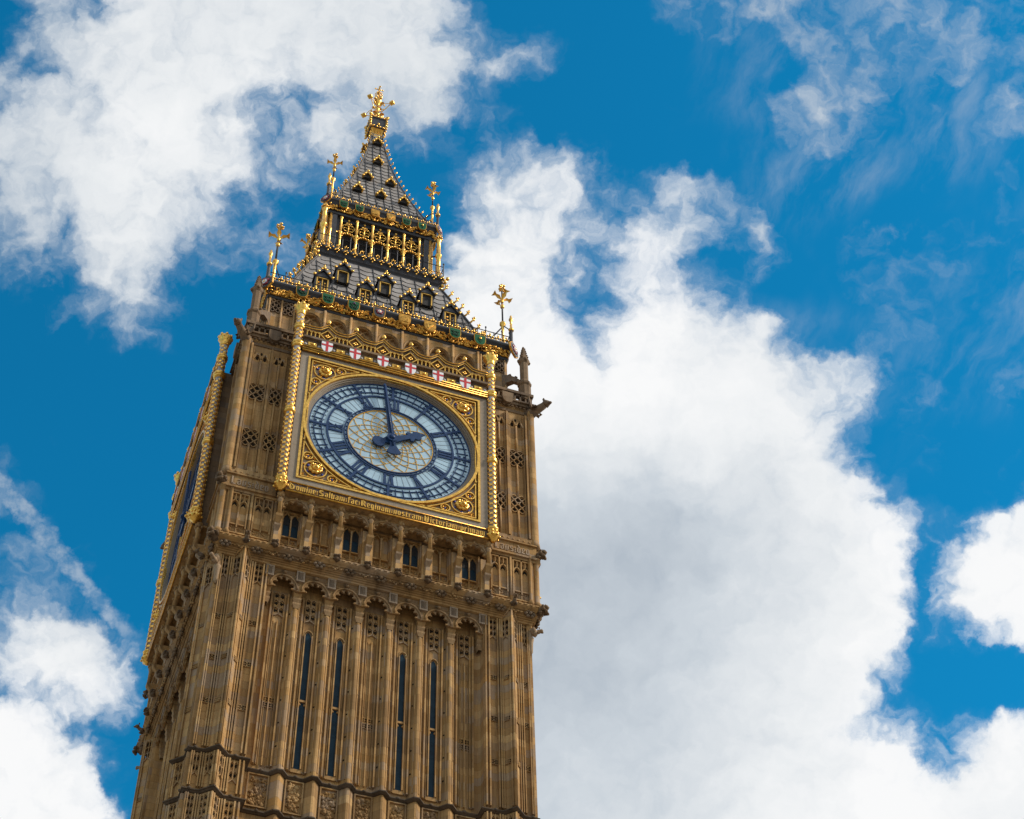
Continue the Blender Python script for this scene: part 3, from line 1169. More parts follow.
mb.blob(-0.05, -7.16, -7.56, 0.07, 0.07, 0.06, 0.2)
mb.use('carved')
for a in range(6):
    mb.blob(0.12 * math.cos(a * 1.05), -7.20 + 0.13 * math.sin(a * 1.05), -5.06, 0.07, 0.07, 0.09, 0.3)
br = mb.obj('bracket', None, TOWER)
first = True
for f in (0, 1):
    for k in range(8):
        x = -4.445 + 1.27 * k
        if first:
            put(br, (x, 0, 0), f); first = False
        else:
            dup(br, f, (x, 0, 0))

# blind panels on the piers of the gallery
for sx in (-1, 1):
    mb = MB().use('stone')
    for xc in (5.05, 6.02):
        twin_panel(mb, sx * xc, 0.72, -7.0, -5.02, -6.74, None, 0.11)
        sill_panel(mb, sx * xc, 0.72, -7.30, -6.82, -6.74)
    mb.tube([(sx * 5.535, -6.84, -7.45), (sx * 5.535, -6.84, -4.95)], 0.06, 6)
    for x in (4.55, 6.50):
        a = sx * x
        mb.box(a - 0.05, a + 0.05, -6.84, -6.72, -7.46, -4.9)
    a, b_ = sorted((sx * 4.45, sx * 6.75))
    mb.box(a, b_, -6.86, -6.73, -4.97, -4.82)
    o = mb.obj('pier_panels', None, TOWER)
    dup(o, 1)

# grotesques over the pier ridges
def grotesque(mb, s=1.0):
    mb.tube([(0, 0.10, -0.02), (0, -0.18 * s, 0.02), (0, -0.34 * s, 0.10)], 0.13 * s, 7, False, 0.09 * s)
    mb.blob(0, -0.40 * s, 0.16, 0.11 * s, 0.14 * s, 0.12 * s, 0.12)
    mb.blob(0, -0.52 * s, 0.12, 0.06 * s, 0.09 * s, 0.05 * s)
    for k in (-1, 1):
        mb.blob(k * 0.09 * s, -0.34 * s, 0.27, 0.035 * s, 0.04 * s, 0.08 * s)
        mb.blob(k * 0.12 * s, -0.16 * s, -0.06, 0.06 * s, 0.12 * s, 0.10 * s, 0.2)
mb = MB().use('weathered')
grotesque(mb, 0.85)
gr = mb.obj('grotesque', None, TOWER)
first = True
for f in (0, 1):
    for x in (-5.58, 5.58):
        if first:
            put(gr, (x, -6.9, -7.72), f); first = False
        else:
            dup(gr, f, (x, -6.9, -7.72))

# corner shafts of the gallery with carved heads above and below
mb = MB().use('stone')
mb.lathe([(0.20, -7.5), (0.20, -7.3), (0.13, -7.2), (0.13, -5.0), (0.20, -4.85), (0.22, -4.7)], -6.72, -6.72, 8)
mb.lathe([(0.13, -7.5), (0.13, -7.3), (0.08, -7.2), (0.08, -4.9), (0.14, -4.75)], -6.40, -6.84, 6)
mb.lathe([(0.13, -7.5), (0.13, -7.3), (0.08, -7.2), (0.08, -4.9), (0.14, -4.75)], -6.84, -6.40, 6)
mb.use('weathered')
for z, s in ((-4.50, 0.8), (-7.72, 0.85)):
    for k in range(12):
        a = k * 0.9
        mb.blob(-6.82 - 0.10 * s + 0.16 * math.cos(a), -6.82 - 0.10 * s + 0.16 * math.sin(a), z + 0.14 * math.sin(k * 2.1), 0.12 * s, 0.12 * s, 0.12 * s, 0.35)
    mb.tube([(-6.7, -6.7, z - 0.08), (-6.88, -6.88, z), (-6.98, -6.98, z + 0.10)], 0.16, 6, False, 0.12)
    mb.blob(-7.0, -7.0, z + 0.13, 0.13, 0.13, 0.12, 0.25)
    mb.blob(-6.98, -6.98, z + 0.26, 0.05, 0.05, 0.10)
mb.use('carved')
mb.lathe([(0.02, -9.9), (0.10, -9.7), (0.12, -9.2), (0.16, -9.0), (0.09, -8.9), (0.10, -8.3), (0.22, -8.05), (0.26, -7.9)], -6.46, -6.46, 8)
mb.blob(-6.56, -6.56, -8.65, 0.16, 0.16, 0.26, 0.2)
# small carved beasts climbing the corner
for z in (-8.80,):
    mb.blob(-6.62, -6.62, z, 0.13, 0.13, 0.15, 0.3)
    mb.tube([(-6.7, -6.7, z), (-6.78, -6.78, z + 0.03)], 0.07, 5)
    mb.blob(-6.82, -6.82, z + 0.04, 0.10, 0.10, 0.09, 0.3)
cs = mb.obj('corner_shaft', None, TOWER)
for f in (1, 3):
    dup(cs, f)

# ================================================================== CLOCK STAGE
mb = MB().use('stone')
mb.sq([(6.40, -3.95), (6.40, 6.0)])
PX = 6.74
for sx in (-1, 1):
    for sy in (-1, 1):
        a, b_ = sorted((sx * 4.3, sx * 6.74))
        c, d_ = sorted((sy * 4.3, sy * 6.74))
        mb.box(a, b_, c, d_, -3.96, 5.2)
mb.obj('clock_stage_wall', None, TOWER)


# ---- lettering, drawn stroke by stroke as broad-pen text
def glyphs():
    G = {}
    h, w = 0.70, 0.15
    def minim(x, top=h, bot=0.0):
        return [(x, bot + 0.06, x, top - 0.06, w), (x - 0.07, top - 0.10, x + 0.08, top, 0.10), (x - 0.08, bot, x + 0.07, bot + 0.10, 0.10)]
    G['i'] = (minim(0.1) + [(0.06, 0.86, 0.16, 0.96, 0.10)], 0.24)
    G['n'] = (minim(0.1) + minim(0.36) + [(0.12, 0.60, 0.34, 0.68, 0.08)], 0.50)
    G['m'] = (minim(0.1) + minim(0.36) + minim(0.62) + [(0.12, 0.60, 0.34, 0.68, 0.08), (0.38, 0.60, 0.60, 0.68, 0.08)], 0.76)
    G['u'] = (minim(0.1) + minim(0.36) + [(0.12, 0.02, 0.34, 0.10, 0.08)], 0.50)
    G['v'] = (minim(0.1, 0.86) + minim(0.36) + [(0.12, 0.02, 0.34, 0.06, 0.08)], 0.50)
    G['o'] = ([(0.1, 0.08, 0.1, 0.62, w), (0.36, 0.08, 0.36, 0.62, w), (0.1, 0.64, 0.36, 0.68, 0.09), (0.1, 0.02, 0.36, 0.06, 0.09)], 0.50)
    G['a'] = ([(0.36, 0.04, 0.36, 0.64, w), (0.1, 0.06, 0.1, 0.34, w), (0.1, 0.36, 0.34, 0.40, 0.08), (0.08, 0.62, 0.36, 0.68, 0.09), (0.1, 0.02, 0.40, 0.06, 0.09)], 0.50)
    G['e'] = ([(0.1, 0.06, 0.1, 0.64, w), (0.1, 0.66, 0.32, 0.68, 0.09), (0.34, 0.42, 0.34, 0.64, 0.12), (0.12, 0.30, 0.36, 0.42, 0.07), (0.1, 0.03, 0.38, 0.08, 0.09)], 0.45)
    G['c'] = ([(0.1, 0.06, 0.1, 0.64, w), (0.1, 0.66, 0.36, 0.64, 0.12), (0.1, 0.03, 0.36, 0.08, 0.09)], 0.42)
    G['r'] = (minim(0.1) + [(0.14, 0.58, 0.34, 0.66, 0.13)], 0.40)
    G['s'] = ([(0.1, 0.40, 0.1, 0.62, w), (0.1, 0.65, 0.36, 0.64, 0.10), (0.1, 0.40, 0.36, 0.30, 0.10), (0.36, 0.08, 0.36, 0.30, w), (0.08, 0.05, 0.36, 0.04, 0.10)], 0.48)
    G['t'] = (minim(0.12, 0.84) + [(0.0, 0.64, 0.32, 0.64, 0.09), (0.14, 0.04, 0.30, 0.08, 0.09)], 0.36)
    G['f'] = (minim(0.12, 0.98) + [(0.0, 0.64, 0.34, 0.64, 0.09), (0.14, 0.92, 0.36, 0.96, 0.11)], 0.36)
    G['l'] = (minim(0.1, 1.0), 0.24)
    G['g'] = (G['o'][0] + [(0.36, -0.16, 0.36, 0.1, w), (0.08, -0.18, 0.36, -0.16, 0.09)], 0.50)
    G['p'] = (minim(0.1, h, -0.2) + [(0.36, 0.1, 0.36, 0.62, w), (0.1, 0.66, 0.36, 0.66, 0.09), (0.1, 0.04, 0.36, 0.06, 0.09)], 0.50)
    G['d'] = ([(0.1, 0.08, 0.1, 0.60, w), (0.36, 0.06, 0.36, 0.66, w), (0.36, 0.62, 0.12, 0.98, 0.13), (0.1, 0.04, 0.36, 0.04, 0.09), (0.1, 0.62, 0.36, 0.62, 0.07)], 0.50)
    G['D'] = ([(0.12, 0.1, 0.12, 0.80, 0.2), (0.12, 0.02, 0.55, 0.02, 0.10), (0.58, 0.1, 0.66, 0.6, 0.2), (0.62, 0.62, 0.14, 0.98, 0.12), (0.0, 0.9, 0.14, 0.98, 0.1), (0.36, 0.15, 0.36, 0.7, 0.06)], 0.84)
    G['S'] = ([(0.14, 0.52, 0.14, 0.86, 0.18), (0.14, 0.92, 0.58, 0.90, 0.12), (0.14, 0.52, 0.54, 0.42, 0.12), (0.56, 0.08, 0.56, 0.42, 0.18), (0.06, 0.05, 0.56, 0.04, 0.12), (0.34, 0.1, 0.34, 0.86, 0.05)], 0.74)
    G['R'] = ([(0.14, 0.04, 0.14, 0.92, 0.19), (0.02, 0.92, 0.5, 0.94, 0.11), (0.52, 0.56, 0.52, 0.90, 0.18), (0.16, 0.48, 0.5, 0.50, 0.09), (0.38, 0.48, 0.64, 0.04, 0.16), (0.32, 0.1, 0.32, 0.86, 0.05)], 0.76)
    G['V'] = ([(0.14, 0.1, 0.14, 0.90, 0.19), (0.04, 0.92, 0.2, 0.98, 0.1), (0.52, 0.1, 0.56, 0.9, 0.18), (0.14, 0.06, 0.54, 0.04, 0.11), (0.46, 0.92, 0.62, 0.98, 0.1), (0.33, 0.12, 0.33, 0.86, 0.05)], 0.76)
    G['L'] = ([(0.14, 0.04, 0.14, 0.96, 0.19), (0.04, 0.05, 0.5, 0.05, 0.13)], 0.6)
    G[':'] = ([(0.06, 0.50, 0.16, 0.60, 0.12), (0.06, 0.28, 0.16, 0.38, 0.12), (0.06, 0.06, 0.16, 0.16, 0.12)], 0.26)
    return G


GLY = glyphs()


def lettering(mb, text, x0, x1, z0, H, y0, y1):
    gap = 0.055
    tot = sum(GLY[c][1] + gap for c in text) - gap
    sx = (x1 - x0) / tot
    x = x0
    for c in text:
        st, w = GLY[c]
        for a, b_, c2, d_, t in st:
            # widths follow the horizontal squeeze for upright strokes
            tt = t * (sx if abs(d_ - b_) > abs(c2 - a) else H)
            mb.bar((x + a * sx, z0 + b_ * H), (x + c2 * sx, z0 + d_ * H), tt, y0, y1)
        x += (w + gap) * sx


# ---- clock face
CY = -7.20
GLASS_R = 3.66


def make_clock():
    g = MB().use('opal')
    n = 96
    g.add([(GLASS_R * math.sin(2 * math.pi * i / n), CY, GLASS_R * math.cos(2 * math.pi * i / n)) for i in range(n)], [tuple(range(n))])
    g.ring(3.6, GLASS_R + 0.02, CY + 0.001, CY + 0.12, 96)
    face = g.obj('clock_face', None, TOWER)
    S = lambda m, nm: m.obj(nm, None, face, sub=True)
    y = CY - 0.02
    # rings of the minute track
    m = MB().use('blue')
    m.ring(3.62, 3.665, y - 0.03, CY + 0.02, 96)
    m.ring(3.41, 3.448, y - 0.03, CY, 96)
    m.ring(3.068, 3.105, y - 0.03, CY, 96)
    m.ring(2.80, 2.885, y - 0.04, CY, 96)
    for i in range(60):
        a = R(6 * i)
        s, c = math.sin(a), math.cos(a)
        if i % 5:
            m.bar((3.08 * s, 3.08 * c), (3.50 * s, 3.50 * c), 0.036, y - 0.02, CY)
            for rr in (3.52, 3.02):
                m.blob(rr * s, y - 0.01, rr * c, 0.036, 0.02, 0.036)
        else:
            m.bar((2.85 * s, 2.85 * c), (3.62 * s, 3.62 * c), 0.105, y - 0.035, CY)
            for k in (-1, 1):       # little squares beside the hour bars
                a2 = a + k * R(3.0)
                for rr, tt in ((3.17, 0.05), (3.34, 0.05)):
                    m.bar((rr * math.sin(a + k * R(1)), rr * math.cos(a + k * R(1))), (rr * math.sin(a2), rr * math.cos(a2)), tt, y - 0.025, CY)
                m.bar((3.10 * math.sin(a2), 3.10 * math.cos(a2)), (3.2 * math.sin(a2), 3.2 * math.cos(a2)), 0.04, y - 0.025, CY)
                m.bar((3.31 * math.sin(a2), 3.31 * math.cos(a2)), (3.41 * math.sin(a2), 3.41 * math.cos(a2)), 0.04, y - 0.025, CY)
                a3 = a + k * R(1.6)
                m.bar((3.0 * s, 3.0 * c), (2.92 * math.sin(a3), 2.92 * math.cos(a3)), 0.06, y - 0.02, CY)
                m.bar((3.52 * s, 3.52 * c), (3.58 * math.sin(a3), 3.58 * math.cos(a3)), 0.05, y - 0.02, CY)
    m.ring(2.055, 2.105, y - 0.035, CY, 72)
    m.ring(1.93, 1.985, y - 0.035, CY, 72)
    for i in range(48):
        a = R(7.5 * i)
        m.bar((1.98 * math.sin(a), 1.98 * math.cos(a)), (2.06 * math.sin(a), 2.06 * math.cos(a)), 0.03, y - 0.02, CY)
    S(m, 'minute_track')
    # thin bars across the numeral ring
    m = MB().use('line')
    for i in range(60):
        a = R(6 * i + 3)
        m.bar((2.10 * math.sin(a), 2.10 * math.cos(a)), (2.80 * math.sin(a), 2.80 * math.cos(a)), 0.016, y + 0.008, CY)
    for i in range(120):
        a = R(3 * i)
        m.bar((3.46 * math.sin(a), 3.46 * math.cos(a)), (3.61 * math.sin(a), 3.61 * math.cos(a)), 0.012, y + 0.01, CY)
    S(m, 'glazing_bars')
    # gilded network of the centre
    m = MB().use('gold')
    NA = 18
    r0, r1 = 0.55, 1.92
    for k in range(NA):
        for sg in (-1, 1):
            pts = []
            for j in range(13):
                t = j / 12
                rr = r0 * (r1 / r0) ** t
                aa = 2 * math.pi * (k + 0.5) / NA + sg * 1.22 * t + 0.035 * math.sin(7 * t + k)
                pts.append((rr * math.sin(aa), rr * math.cos(aa)))
            for p, q in zip(pts[:-1], pts[1:]):
                m.bar(p, q, 0.023, y - 0.005, CY)
    for rr in (0.95, 1.48):
        for k in range(NA):
            a0 = 360 / NA * k + (5 if rr > 1 else 0)
            m.ring(rr - 0.012, rr + 0.012, y - 0.006, CY, 4, 0, 0, a0, a0 + 360 / NA * 0.55)
    m.ring(1.895, 1.935, y - 0.02, CY, 72)
    S(m, 'gilded_tracery')
    # numerals
    NUM = ['XII', 'I', 'II', 'III', 'IV', 'V', 'VI', 'VII', 'VIII', 'IX', 'X', 'XI']
    for h, txt in enumerate(NUM):
        m = MB().use('blue')
        wd = {'I': 0.17, 'V': 0.34, 'X': 0.36}
        tot = sum(wd[c] for c in txt)
        x = -tot / 2
        def br(p, q, w):
            an = R(30 * h)
            c, s = math.cos(an), math.sin(an)
            f = lambda t: (t[0] * c + t[1] * s, -t[0] * s + t[1] * c)
            m.bar(f(p), f(q), w, y - 0.03, CY)
        zi, zo = 2.17, 2.77
        for ch in txt:
            w = wd[ch]
            xc = x + w / 2
            if ch == 'I':
                br((xc, zi), (xc, zo), 0.105)
            elif ch == 'V':
                br((xc - 0.09, zo), (xc - 0.02, zi), 0.115)
                br((xc + 0.10, zo), (xc + 0.02, zi), 0.05)
            else:
                br((xc - 0.10, zo), (xc + 0.10, zi), 0.115)
                br((xc - 0.13, 2.47), (xc + 0.13, 2.47), 0.06)
                br((xc + 0.11, zo), (xc - 0.11, zi), 0.05)
            br((xc - w / 2 + 0.01, zi), (xc + w / 2 - 0.01, zi), 0.05)
            br((xc - w / 2 + 0.01, zo), (xc + w / 2 - 0.01, zo), 0.05)
            x += w
        S(m, 'numeral')
    # hands
    m = MB().use('blue')
    a = R(-7.4)
    s, c = math.sin(a), math.cos(a)
    f = lambda x, z: (x * c + z * s, -x * s + z * c)
    yh = CY - 0.22
    m.pxz([f(-0.065, 3.50), f(0.0, 3.58), f(0.065, 3.50), f(0.135, 0.3), f(0.15, 0.0), f(0.12, -0.42), f(0.20, -0.62), f(0.33, -0.90), f(0.20, -0.99), f(0, -1.03), f(-0.20, -0.99), f(-0.33, -0.90), f(-0.20, -0.62), f(-0.12, -0.42), f(-0.15, 0), f(-0.135, 0.3)], yh - 0.03, yh + 0.03)
    # raised spine
    P, Q = f(0, 3.45), f(0, -0.5)
    m.tube([(P[0], yh - 0.04, P[1]), (Q[0], yh - 0.05, Q[1])], 0.045, 5)
    S(m, 'minute_hand')
    m = MB().use('blue')
    a = R(60.6)
    s, c = math.sin(a), math.cos(a)
    f = lambda x, z: (x * c + z * s, -x * s + z * c)
    yh = CY - 0.13
    m.pxz([f(0.0, 1.74), f(0.07, 1.52), f(0.22, 1.42), f(0.26, 1.24), f(0.16, 1.14), f(0.30, 0.98), f(0.24, 0.86), f(0.12, 0.90), f(0.15, 0.5), f(0.20, 0.15), f(0.2, -0.15), f(0.12, -0.36), f(0.27, -0.52), f(0.31, -0.68), f(0.25, -0.82), f(0.10, -0.90), f(-0.10, -0.90), f(-0.25, -0.82), f(-0.31, -0.68), f(-0.27, -0.52), f(-0.12, -0.36), f(-0.2, -0.15), f(-0.20, 0.15), f(-0.15, 0.5), f(-0.12, 0.90), f(-0.24, 0.86), f(-0.30, 0.98), f(-0.16, 1.14), f(-0.26, 1.24), f(-0.22, 1.42), f(-0.07, 1.52)], yh - 0.04, yh + 0.04)
    S(m, 'hour_hand')
    m = MB().use('blue')
    m.pxz([(0.24 * math.cos(t * math.pi / 8), 0.24 * math.sin(t * math.pi / 8)) for t in range(16)][::-1], CY - 0.30, CY)
    m.blob(0, CY - 0.32, 0, 0.14, 0.06, 0.14)
    S(m, 'hub')
    return face


clock = make_clock()
dup(clock, 1)


def make_frame():
    FY = -7.46
    # stone-coloured border and reveal
    m = MB().use('border')
    for mt_, ya, yb in (('border', FY, -7.36), ('weathered', -7.36, -6.4)):
        m.use(mt_)
        m.box(-4.34, -4.0, ya, yb, -4.30, 4.24)
        m.box(4.0, 4.34, ya, yb, -4.30, 4.24)
        m.box(-4.0, 4.0, ya, yb, 4.0, 4.24)
        m.box(-4.0, 4.0, ya, yb, -4.30, -4.0)
    m.use('border')
    # stepped reveal round the glass
    m.ring(3.79, 3.87, -7.43, -6.9, 96)
    m.ring(3.73, 3.79, -7.37, -6.9, 96)
    m.ring(3.69, 3.73, -7.30, -6.9, 96)
    m.ring(3.665, 3.69, -7.25, -6.9, 96)
    fr = m.obj('clock_frame', None, TOWER)
    S = lambda mm, nm: mm.obj(nm, None, fr, sub=True)
    m = MB().use('gold')
    for a, b_, yy in ((3.90, 4.0, FY - 0.05), (3.77, 3.82, FY - 0.02)):
        m.box(-b_, -a, yy, -7.30, -b_, b_)
        m.box(a, b_, yy, -7.30, -b_, b_)
        m.box(-a, a, yy, -7.30, a, b_)
        m.box(-a, a, yy, -7.30, -b_, -a)
    m.ring(3.87, 3.985, FY - 0.065, -7.0, 96)
    m.ring(3.985, 4.02, FY - 0.005, -7.3, 96) if False else None
    # second fillet of the ring inside the corners
    for k in range(4):
        m.ring(4.10, 4.14, FY - 0.02, -7.30, 24, 0, 0, 45 + 90 * k - 24, 45 + 90 * k + 24)
    S(m, 'gilded_moulding')
    # spandrel plates with foliage
    m = MB().use('border')
    rnd = random.Random(3)
    for sx in (-1, 1):
        for sz in (-1, 1):
            arc = [(3.93 * math.sin(t), 3.93 * math.cos(t)) for t in [math.pi / 4 + (i - 6) / 6 * 0.60 for i in range(13)]]
            pts = [(3.84, 3.84)] + [(x, z) for x, z in arc if True]
            pts = [(sx * x, sz * z) for x, z in pts]
            m.pxz(pts, -7.37, -7.2)
    m.use('weathered')
    S(m, 'spandrel_plate')
    for sx in (-1, 1):
        for sz in (-1, 1):
            m = MB().use('gold_dull')
            for _ in range(55):
                t = rnd.uniform(-0.62, 0.62) + math.pi / 4
                x, z = 4.1 * math.sin(t), 4.1 * math.cos(t)
                q = rnd.uniform(0.0, 1.0)
                x += q * (3.74 - x) if x < 3.74 else 0
                z += q * (3.74 - z) if z < 3.74 else 0
                if math.hypot(x, z) < 4.06 or max(x, z) > 3.75:
                    continue
                m.use('gold_dull')
                m.blob(sx * x, -7.39, sz * z, 0.055, 0.045, 0.055, 0.4)
            for (x, z, r) in ((3.20, 3.20, 0.50), (2.46, 3.56, 0.22), (3.56, 2.46, 0.22)):
                m.use('gold')
                m.ring(r - 0.05, r, -7.46, -7.36, 24, sx * x, sz * z)
                if r < 0.4:
                    m.use('gold_dull')
                    for k in range(5):
                        m.blob(sx * x + 0.11 * math.cos(k * 1.26), -7.40, sz * z + 0.11 * math.sin(k * 1.26), 0.06, 0.04, 0.06, 0.2)
                    m.use('cobalt')
                    m.blob(sx * x, -7.41, sz * z, 0.05, 0.03, 0.05)
            S(m, 'spandrel_scrolls')
    for sx in (-1, 1):
        for sz in (-1, 1):
            m = MB().use('gold')
            x, z = sx * 3.20, sz * 3.20
            for k in range(11):
                a = k * 2 * math.pi / 11 + 0.3
                m.blob(x + 0.21 * math.cos(a), -7.46, z + 0.19 * math.sin(a), 0.115, 0.10, 0.11, 0.35)
            m.blob(x, -7.55, z, 0.20, 0.14, 0.19, 0.2)
            m.blob(x, -7.66, z - 0.05, 0.085, 0.08, 0.075, 0.15)
            for k in (-1, 1):
                m.blob(x + k * 0.09, -7.65, z + 0.07, 0.055, 0.05, 0.045)
                m.blob(x + k * 0.17, -7.56, z + 0.16, 0.07, 0.06, 0.07)
            m.use('cobalt')
            for k in range(6):
                a = k * 2 * math.pi / 6 + 0.5
                m.blob(x + 0.37 * math.cos(a), -7.40, z + 0.37 * math.sin(a), 0.075, 0.035, 0.075, 0.2)
            S(m, 'lion_mask')
    return fr


frame = make_frame()
dup(frame, 1)

# inscription band under the frame
m = MB().use('weathered')
m.box(-4.34, 4.34, -7.44, -6.4, -4.86, -4.30)
m.use('carved')
m.strip([(-4.34, -7.44, -4.87), (4.34, -7.44, -4.87)], [(-4.34, -7.15, -4.94), (4.34, -7.15, -4.94)])
m.use('weathered')
m.use('gold_dull')
m.tube([(-4.34, -7.47, -4.325), (4.34, -7.47, -4.325)], 0.035, 5)
m.tube([(-4.34, -7.47, -4.86), (4.34, -7.47, -4.86)], 0.045, 5)
m.use('gold')
m.box(-4.34, 4.34, -7.50, -7.44, -4.42, -4.385) if False else None
ib = m.obj('inscription_band', None, TOWER)
m = MB().use('gold')
lettering(m, 'Domine:Salvam:fac:Reginam:nostram:Victoriam:primam', -4.22, 4.20, -4.755, 0.34, -7.49, -7.435)
m.obj('lettering', None, ib, sub=True)
dup(ib, 1)

# piers beside the clock: sunk panels with bands of tracery
PYC = -6.74


def tracery_square(mb, xc, zc, w, h, y):
    """band of tracery bars across a panel, over a ground painted as shade"""
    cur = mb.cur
    mb.use('recess_shade')
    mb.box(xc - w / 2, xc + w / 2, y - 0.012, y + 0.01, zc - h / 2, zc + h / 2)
    mb.cur = cur
    x0, x1, z0, z1 = xc - w / 2, xc + w / 2, zc - h / 2, zc + h / 2
    t = 0.042
    for p, q in (((x0, z0), (x1, z1)), ((x0, z1), (x1, z0)), ((xc, z0), (x1, zc)), ((x1, zc), (xc, z1)), ((xc, z1), (x0, zc)), ((x0, zc), (xc, z0))):
        mb.bar(p, q, t, y - 0.07, y)
    for s in (-1, 1):
        for k in (-1, 1):
            mb.blob(xc + s * w / 4, y - 0.06, zc + k * h / 4, 0.055, 0.04, 0.055, 0.2)
            # cusps inside the openings
            mb.bar((xc + s * w * 0.25, zc + k * h * 0.25), (xc + s * w * 0.46, zc + k * h * 0.25), 0.03, y - 0.05, y)
    mb.ring(0.05, 0.09, y - 0.085, y, 8, xc, zc)
    # pointed foot and head of the band
    for s in (-1, 1):
        lc = xc + s * w / 4
        for zz, dz in ((z0, -0.12), (z1, 0.12)):
            mb.bar((lc - w / 4, zz), (lc, zz + dz), t, y - 0.06, y)
            mb.bar((lc, zz + dz), (lc + w / 4, zz), t, y - 0.06, y)


PT_ = []
for sx in (-1, 1):
    mb = MB().use('stone')
    for x, w, pr in ((4.86, 0.06, 0.10), (5.44, 0.05, 0.08), (5.53, 0.09, 0.16), (5.62, 0.05, 0.08), (6.34, 0.05, 0.08), (6.44, 0.08, 0.16), (6.58, 0.06, 0.12)):
        mb.box(sx * x - w / 2, sx * x + w / 2, PYC - pr, PYC + 0.01, -3.6, 4.55)
    for xc, w in ((5.15, 0.54), (5.98, 0.68)):
        # central mullion with round beads
        mb.use('stone')
        for z0, z1 in ((-3.55, -1.95), (-1.0, 1.05), (2.0, 3.7)):
            mb.tube([(sx * xc, PYC - 0.06, z0), (sx * xc, PYC - 0.06, z1)], 0.05, 6)
            for e in (-1, 1):
                mb.box(sx * xc + e * w * 0.47 - 0.02, sx * xc + e * w * 0.47 + 0.02, PYC - 0.05, PYC + 0.01, z0, z1)
        mb.use('carved')
        for zc in (-1.48, 1.52):
            tracery_square(mb, sx * xc, zc, w, 0.86, PYC - 0.004)
        # cusped heads
        for s in (-1, 1):
            lc = sx * xc + s * w / 4
            mb.bar((lc - w / 4, 3.72), (lc - w / 8, 3.98), 0.07, PYC - 0.09, PYC)
            mb.bar((lc - w / 8, 3.98), (lc, 4.12), 0.06, PYC - 0.09, PYC)
            mb.bar((lc, 4.12), (lc + w / 8, 3.98), 0.06, PYC - 0.09, PYC)
            mb.bar((lc + w / 8, 3.98), (lc + w / 4, 3.72), 0.07, PYC - 0.09, PYC)
            mb.use('recess_shade')  # shade of the hollows painted as dark spots
            mb.blob(lc, PYC, 3.86, 0.075, 0.02, 0.16)
            mb.blob(lc - w / 4, PYC, 4.2, 0.06, 0.02, 0.12)
            mb.use('carved')
    # sill with beads, LAUS DEO band
    a, b_ = sorted((sx * 4.62, sx * 6.72))
    mb.use('carved')
    mb.box(a, b_, -6.95, -6.6, -4.06, -3.98)
    mb.box(a, b_, -6.86, -6.6, -3.98, -3.62)
    mb.box(a, b_, -6.86, -6.6, -4.74, -4.06)
    mb.box(a, b_, -6.95, -6.6, -4.84, -4.74)
    mb.use('stone')
    for k in range(9):
        mb.blob(a + 0.12 + k * (b_ - a - 0.2) / 8, -6.88, -3.86, 0.06, 0.05, 0.08)
    mb.use('pale')
    lettering(mb, 'Laus:deo', a + 0.22, b_ - 0.30, -4.62, 0.46, -6.895, -6.85)
    pp = mb.obj('pier_tracery', None, TOWER)
    dup(pp, 1)

# corner turret shafts of the clock stage
mb = MB().use('stone')
mb.lathe([(0.26, -4.0), (0.23, -3.7), (0.21, -3.6), (0.21, 4.7), (0.26, 4.9)], -6.70, -6.70, 8, R(22.5))
for dx, dy in ((0.24, -0.06), (-0.06, 0.24)):
    mb.tube([(-6.70 + dx, -6.70 + dy - 0.08 * (dx > 0), -3.7), (-6.70 + dx, -6.70 + dy - 0.08 * (dx > 0), 4.7)], 0.06, 6)
ct = mb.obj('corner_turret', None, TOWER)
for f in (1, 3):
    dup(ct, f)

